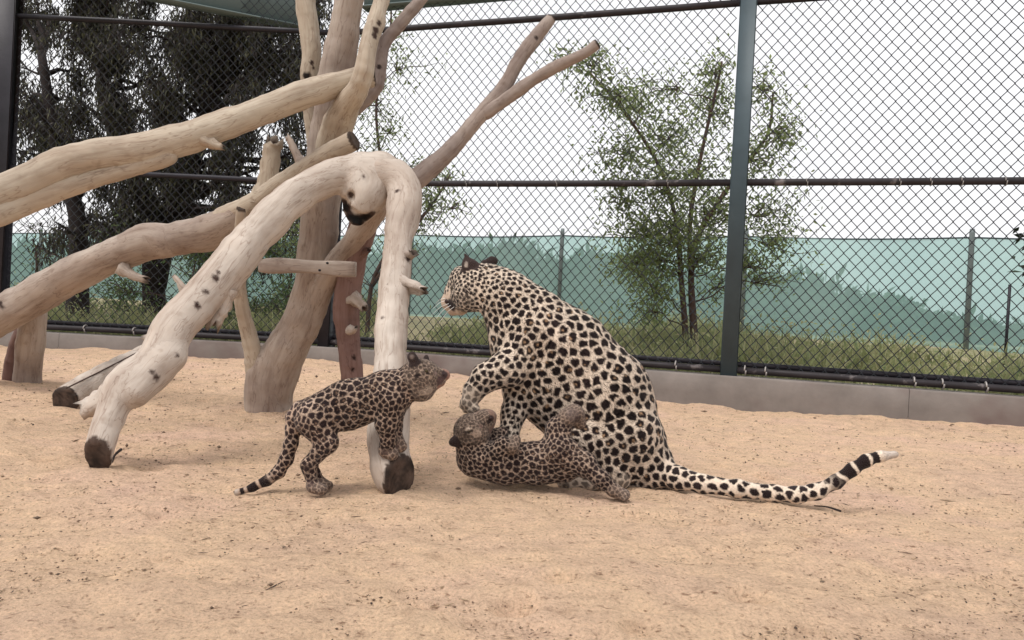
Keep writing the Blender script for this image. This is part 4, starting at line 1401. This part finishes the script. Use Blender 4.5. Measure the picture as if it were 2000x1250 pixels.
    short = np.where(np.isin(reg[Q[f][:, 0]], ['muzzle', 'paw', 'ear', 'tail']), 0.5, 1.0)
    ln = (fur_len * rng.uniform(0.6, 1.3, fur_n) * short)[:, None]
    FV = np.empty((fur_n, 3, 3))
    wd = fur_len * 0.04
    FV[:, 0] = R - s * wd - n * 0.0008
    FV[:, 1] = R + s * wd - n * 0.0008
    FV[:, 2] = R + t * ln + n * ln * 0.2
    me = mesh_np("fur", FV.reshape(-1, 3), [np.arange(3 * fur_n).reshape(-1, 3)], True, [MAT['fur']], None, np.repeat(c, 3, 0))
    me.normals_split_custom_set_from_vertices(np.repeat(n, 3, 0).tolist())
    link("fur", me, body)
    return root, body, V, Nn

def eyeball(parent, c, r, name="eye", m=None, squash=1.0):
    u = np.linspace(0, math.pi, 9); w_ = np.linspace(0, 2 * math.pi, 14, endpoint=False)
    V = np.array([[math.sin(a) * math.cos(b), math.sin(a) * math.sin(b), math.cos(a) * squash] for a in u for b in w_]) * r + c
    I = np.arange(len(V)).reshape(9, 14)
    q = np.stack([I[:-1], np.roll(I[:-1], -1, 1), np.roll(I[1:], -1, 1), I[1:]], -1).reshape(-1, 4)
    return link(name, mesh_np(name, V, [q], True, [m or MAT['eye']]), parent)

def whiskers(parent, roots, ends, r=0.0013):
    for root, e in zip(roots, ends):
        mid = (root + e) / 2 + np.array([0, 0, 0.008])
        pts = catmull(np.array([root, mid, e]), 5)
        MB().tube(pts, np.linspace(r, r * 0.4, len(pts)), 5).build("whisker", MAT['whisker'], parent)

# ---------------- mother, sitting
D = 2.86
pm = []
pm += chain(D, [(1212, 866, 0, 92), (1172, 776, 0, 98), (1102, 694, 0, 89), (1038, 642, 0, 80)], 'body', 0.70, 0.05, -1)
pm += chain(D, [(1018, 680, 0, 58), (1062, 745, 0, 68), (1118, 815, 0, 62)], 'body', 0.75, 0.06, 1)
pm += chain(D, [(1034, 634, 0, 70), (990, 583, 0.005, 54), (950, 553, 0.02, 43)], 'neck', 0.78, 0.05, -1, 0.54)
pm += ball(D, 928, 558, 0.03, 37, 'head', 0.03, 0.95, 0.38)
pm += ball(D, 915, 578, 0.015, 30, 'head', 0.03, 1, 0.36)
pm += chain(D, [(900, 583, 0.055, 25), (879, 590, 0.09, 17)], 'muzzle', 1, 0.02, -1, 0.4)
pm += chain(D, [(898, 600, 0.055, 15), (884, 606, 0.085, 10)], 'muzzle', 1, 0.015, -1, 0.4)
pm += chain(D, [(902, 545, 0.045, 24), (884, 566, 0.075, 15)], 'head', 1, 0.025, -1, 0.42)
pm += chain(D, [(926, 541, 0.0, 17), (919, 520, -0.008, 15), (908, 497, -0.01, 4)], 'ear', 0.55, 0.008, 1, 0.4)
pm += chain(D, [(950, 520, 0.075, 13), (962, 511, 0.085, 10)], 'ear', 0.6, 0.008, 1, 0.4)
pm += chain(D, [(1040, 655, -0.055, 60), (1012, 706, -0.085, 42), (990, 722, -0.11, 34)], 'neck', 0.8, 0.022, 1, 0.78)
pm += chain(D, [(990, 722, -0.11, 34), (948, 738, -0.12, 26), (927, 762, -0.12, 20)], 'leg', 1, 0.03, 1, 0.72)
pm += chain(D, [(926, 765, -0.12, 20), (916, 786, -0.125, 18)], 'paw', 1.1, 0.02, 1, 0.55)
for (x, y, e) in ((904, 793, -0.11), (910, 800, -0.13), (920, 802, -0.145), (930, 797, -0.15)):
    pm += ball(D, x, y, e, 7.5, 'paw', 0.008, 1, 0.5)
pm += chain(D, [(1050, 712, 0.05, 46), (1016, 758, 0.0, 32), (1004, 805, -0.05, 24), (993, 850, -0.09, 19)], 'leg', 1, 0.02, 1, 0.5)
pm += chain(D, [(993, 852, -0.09, 19), (982, 872, -0.115, 18)], 'paw', 1, 0.015, 1, 0.45)
pm += chain(D, [(1218, 850, -0.055, 74), (1145, 862, -0.085, 50)], 'thigh', 0.7, 0.022, 1, 0.95)
pm += chain(D, [(1143, 868, -0.10, 38), (1190, 922, -0.09, 26), (1205, 935, -0.09, 20)], 'leg', 0.8, 0.03, 1, 0.8)
pm += chain(D, [(1205, 936, -0.09, 20), (1150, 940, -0.10, 17), (1105, 940, -0.11, 17)], 'paw', 1, 0.02, 1, 0.7)
pm += chain(D, [(1218, 850, 0.075, 66), (1155, 862, 0.11, 46), (1190, 918, 0.12, 24), (1110, 922, 0.13, 18)], 'thigh', 0.8, 0.04, 1, 0.95)
pm += chain(D, [(1225, 885, 0, 70), (1258, 906, -0.01, 46), (1285, 921, -0.03, 33)], 'body', 0.8, 0.05, 1, 0.95)
pm += chain(0, [(1282, 920, 2.83, 33), (1325, 934, 2.76, 25), (1372, 945, 2.70, 20), (1440, 955, 2.655, 18.5), (1510, 963, 2.625, 17), (1556, 967, 2.605, 17), (1595, 960, 2.60, 16), (1632, 942, 2.60, 14), (1664, 917, 2.60, 12.5), (1692, 899, 2.60, 11.5), (1720, 891, 2.60, 10), (1748, 888, 2.60, 7.5)], 'tail', 1, 0.02, 1, 0.85)
coat = np.array([0.70, 0.575, 0.465])
root, body, V, Nn = leopard("leopard", "adult spotted leopard sitting on the sand with one forepaw raised", slim(pm, {'body': .955, 'thigh': .96, 'neck': .90, 'head': 1.05, 'muzzle': 1.05, 'tail': 0.88}), 0.0048, 0.0335, coat, np.array([0.66, 0.57, 0.50]), np.array([0.34, 0.215, 0.13]), 0.25, 0.52, 0.45,
    [(877, 598, 17, DARK * 1.3, 1), (880, 606, 8, DARK * 2, .7), (877, 563, 7, DARK * 1.5, .9), (883, 556, 5, DARK * 2, .7), (905, 590, 16, (0.50, 0.40, 0.32), .3), (893, 613, 9, (0.6, 0.52, 0.46), .7), (894, 581, 3, DARK * 2, .8), (891, 588, 3, DARK * 2, .8), (900, 589, 3, DARK * 2, .8), (897, 596, 3, DARK * 2, .8),
     (941, 606, 5, DARK, .9), (947, 625, 6, DARK, .9), (950, 640, 5, DARK, .8), (897, 573, 4, DARK * 2, .8), (905, 566, 4, DARK * 2, .8), (912, 584, 4, DARK, .9), (903, 585, 3.5, DARK, .9), (911, 596, 4, DARK, .9), (918, 575, 3, DARK * 2, .8), (907, 520, 5, (0.5, 0.42, 0.36), .8), (909, 509, 4, (0.45, 0.38, 0.33), .6)],
    101, (0.055, 0.66, 0.78, 0.93), 110000, 0.012, G(1210, 955))
eyeball(body, hit(V, 879, 563) + np.array([0.003, 0.005, 0]), 0.009)
eyeball(body, hit(V, 867, 589) + np.array([0.006, 0.004, 0.0]), 0.014, "nose", MAT['nose'], 0.8)
wr = [hit(V, a, b) for a, b in ((868, 590), (872, 595), (877, 600), (884, 603), (866, 584))]
whiskers(body, wr, [P(846, 603, 2.90), P(842, 616, 2.92), P(852, 622, 2.88), P(858, 630, 2.9), P(850, 594, 2.95)])

# ---------------- standing cub
D = 2.44
pc = []
pc += chain(D, [(614, 812, 0, 42), (682, 790, 0, 47), (752, 771, 0, 46)], 'body', 0.78, 0.03, -1)
pc += chain(D, [(755, 768, 0, 43), (800, 750, 0, 36)], 'neck', 0.85, 0.03, -1, 0.85)
pc += ball(D, 820, 736, 0.0, 36, 'head', 0.02, 1, 0.6)
pc += ball(D, 824, 757, -0.005, 26, 'head', 0.02, 1, 0.55)
pc += chain(D, [(838, 733, 0.01, 24), (854, 735, 0.02, 17)], 'head', 1, 0.02, -1, 0.5)
pc += chain(D, [(852, 734, 0.02, 17), (869, 732, 0.03, 11)], 'muzzle', 1, 0.015, -1, 0.4)
pc += chain(D, [(845, 750, 0.015, 13), (861, 747, 0.03, 8)], 'muzzle', 1, 0.012, -1, 0.4)
pc += chain(D, [(810, 712, -0.035, 12), (805, 697, -0.04, 9), (806, 690, -0.04, 5)], 'ear', 0.7, 0.008, 1, 0.4)
pc += chain(D, [(832, 707, 0.04, 9), (833, 698, 0.045, 6)], 'ear', 0.7, 0.008, 1, 0.4)
pc += chain(D, [(616, 826, -0.045, 38), (640, 864, -0.055, 22)], 'thigh', 0.75, 0.03, 1, 0.9)
pc += chain(D, [(639, 868, -0.055, 20), (602, 907, -0.055, 15), (612, 948, -0.055, 12)], 'leg', 0.95, 0.015, 1, 0.72)
pc += chain(D, [(612, 951, -0.055, 13), (629, 957, -0.065, 11)], 'paw', 1.2, 0.01, 1, 0.5)
pc += chain(D, [(620, 826, 0.04, 36), (640, 860, 0.045, 21)], 'thigh', 0.75, 0.03, 1, 0.9)
pc += chain(D, [(639, 864, 0.045, 19), (607, 903, 0.045, 13), (624, 940, 0.045, 11)], 'leg', 0.95, 0.015, 1, 0.72)
pc += chain(D, [(625, 943, 0.045, 12), (641, 948, 0.035, 10)], 'paw', 1.2, 0.01, 1, 0.5)
pc += chain(D, [(762, 784, -0.03, 35), (755, 828, -0.035, 21), (758, 860, -0.02, 16), (754, 878, -0.005, 14)], 'leg', 0.95, 0.02, 1, 0.7)
pc += chain(D, [(754, 880, -0.005, 14), (766, 888, -0.01, 12)], 'paw', 1.2, 0.01, 1, 0.5)
pc += chain(D, [(772, 784, 0.03, 30), (768, 828, 0.03, 18), (773, 858, 0.025, 14)], 'leg', 0.95, 0.02, 1, 0.7)
pc += chain(D, [(773, 860, 0.025, 13), (784, 872, 0.02, 11)], 'paw', 1.2, 0.01, 1, 0.5)
pc += chain(D, [(586, 803, 0, 20), (573, 815, 0, 15), (571, 838, 0, 13.5), (569, 866, 0, 13), (559, 897, 0, 12.5), (545, 922, 0, 11.5), (523, 938, -0.005, 9.5), (495, 952, -0.01, 8), (464, 962, -0.015, 6)], 'tail', 1, 0.012, 1, 0.75)
ccoat = np.array([0.47, 0.345, 0.265])
root, body, V, Nn = leopard("leopard_cub", "spotted leopard cub standing with forepaws on the arched log's end", slim(pc, {'body': .95, 'thigh': .92, 'leg': .90, 'neck': .92}), 0.0033, 0.0195, ccoat, np.array([0.50, 0.42, 0.37]), np.array([0.25, 0.155, 0.105]), 0.18, 0.66, 0.75,
    [(873, 730, 11, DARK * 3, 1), (864, 746, 13, (0.11, 0.065, 0.065), .9), (856, 728, 7, (0.3, 0.21, 0.18), .8), (815, 728, 6, DARK, .9), (812, 732, 5, DARK, .8), (832, 720, 4, DARK, .7), (838, 727, 4, DARK, .7), (808, 697, 6, (0.3, 0.23, 0.2), .5), (842, 764, 13, (0.52, 0.41, 0.33), .7), (828, 770, 10, (0.52, 0.41, 0.33), .5), (846, 735, 6, (0.45, 0.33, 0.25), .6), (598, 915, 9, DARK * 3, .6), (604, 940, 10, DARK * 4, .5), (748, 886, 9, DARK * 4, .5), (780, 868, 8, DARK * 4, .5)],
    202, (0.045, 0.6, 0.75, 0.97), 80000, 0.0085, G(620, 966), (0.55, 0.42, 0.42))
eyeball(body, hit(V, 836, 722) + np.array([0, 0.003, 0]), 0.006)
eyeball(body, hit(V, 871, 730) + np.array([-0.003, 0.004, 0]), 0.008, "nose", MAT['nose'], 0.8)

# ---------------- cub on its back
D = 2.64
pl = []
pl += chain(D, [(928, 896, 0, 37), (985, 904, 0, 41), (1045, 905, 0, 41), (1100, 904, 0, 39)], 'body', 0.9, 0.03, 1)
pl += chain(D, [(930, 893, 0, 36), (918, 860, 0, 32)], 'neck', 1, 0.025, 1, 0.75)
pl += ball(D, 920, 842, -0.005, 34, 'head', 0.02, 1, 0.5)
pl += chain(D, [(930, 834, 0.0, 29), (946, 820, 0.0, 20)], 'head', 1, 0.02, -1, 0.45)
pl += chain(D, [(944, 820, 0.0, 19), (957, 814, 0.0, 14)], 'muzzle', 1, 0.015, -1, 0.4)
pl += chain(D, [(938, 846, -0.005, 17), (955, 830, -0.005, 10)], 'muzzle', 1, 0.015, -1, 0.4)
pl += chain(D, [(902, 858, -0.03, 13), (889, 862, -0.04, 10), (884, 864, -0.042, 6)], 'ear', 0.7, 0.008, 1, 0.4)
pl += chain(D, [(900, 838, 0.05, 10), (894, 833, 0.06, 7)], 'ear', 0.7, 0.008, 1, 0.4)
pl += chain(D, [(962, 888, -0.035, 26), (984, 868, -0.055, 17), (1000, 872, -0.06, 14)], 'leg', 1, 0.015, 1, 0.65)
pl += chain(D, [(1000, 871, -0.06, 14), (1006, 860, -0.05, 12)], 'paw', 1.1, 0.01, 1, 0.5)
pl += chain(D, [(958, 880, 0.045, 24), (968, 852, 0.05, 16), (982, 845, 0.06, 13)], 'leg', 1, 0.015, 1, 0.65)
pl += chain(D, [(1098, 882, -0.035, 38), (1140, 906, -0.055, 27)], 'thigh', 0.9, 0.03, 1, 0.85)
pl += chain(D, [(1140, 906, -0.055, 25), (1176, 937, -0.085, 18), (1198, 957, -0.10, 14)], 'leg', 1, 0.02, 1, 0.72)
pl += chain(D, [(1198, 958, -0.10, 14), (1216, 966, -0.105, 13)], 'paw', 1.1, 0.012, 1, 0.6)
for (x, y, e) in ((1224, 962, -0.10), (1225, 968, -0.115), (1220, 974, -0.125)):
    pl += ball(D, x, y, e, 6, 'paw', 0.006, 1, 0.5)
pl += chain(D, [(1088, 878, 0.02, 36), (1090, 838, -0.01, 25), (1108, 816, -0.02, 18)], 'leg', 1, 0.025, 1, 0.75)
pl += chain(D, [(1108, 815, -0.02, 18), (1124, 808, -0.005, 17), (1132, 826, 0.01, 13)], 'paw', 1.1, 0.012, 1, 0.5)
root, body, V, Nn = leopard("leopard_cub", "spotted leopard cub lying on its back beneath the adult leopard", slim(pl, {'body': .95, 'thigh': .88, 'leg': .87, 'neck': .92}), 0.0034, 0.0190, ccoat * 0.97, np.array([0.55, 0.45, 0.39]), np.array([0.25, 0.155, 0.105]), 0.18, 0.66, 0.65,
    [(963, 815, 8, DARK * 1.5, .95), (960, 824, 6, DARK, .9), (914, 836, 9, (0.58, 0.46, 0.37), .85), (936, 846, 12, (0.50, 0.38, 0.30), .7), (906, 841, 4, DARK, .9), (912, 843, 4, DARK, .95), (918, 844, 4, DARK, .95), (925, 842, 4, DARK, .9), (944, 832, 5, (0.2, 0.12, 0.1), .7), (950, 828, 4, DARK, .9), (1122, 806, 18, (0.13, 0.095, 0.085), .6), (1132, 822, 10, DARK * 2, .7)],
    303, None, 80000, 0.0085, G(1010, 952), (0.42, 0.36, 0.36))
eyeball(body, hit(V, 917, 842) + np.array([0, 0.0045, 0]), 0.006)
eyeball(body, hit(V, 963, 814) + np.array([-0.002, 0.004, 0]), 0.008, "nose", MAT['nose'], 0.8)
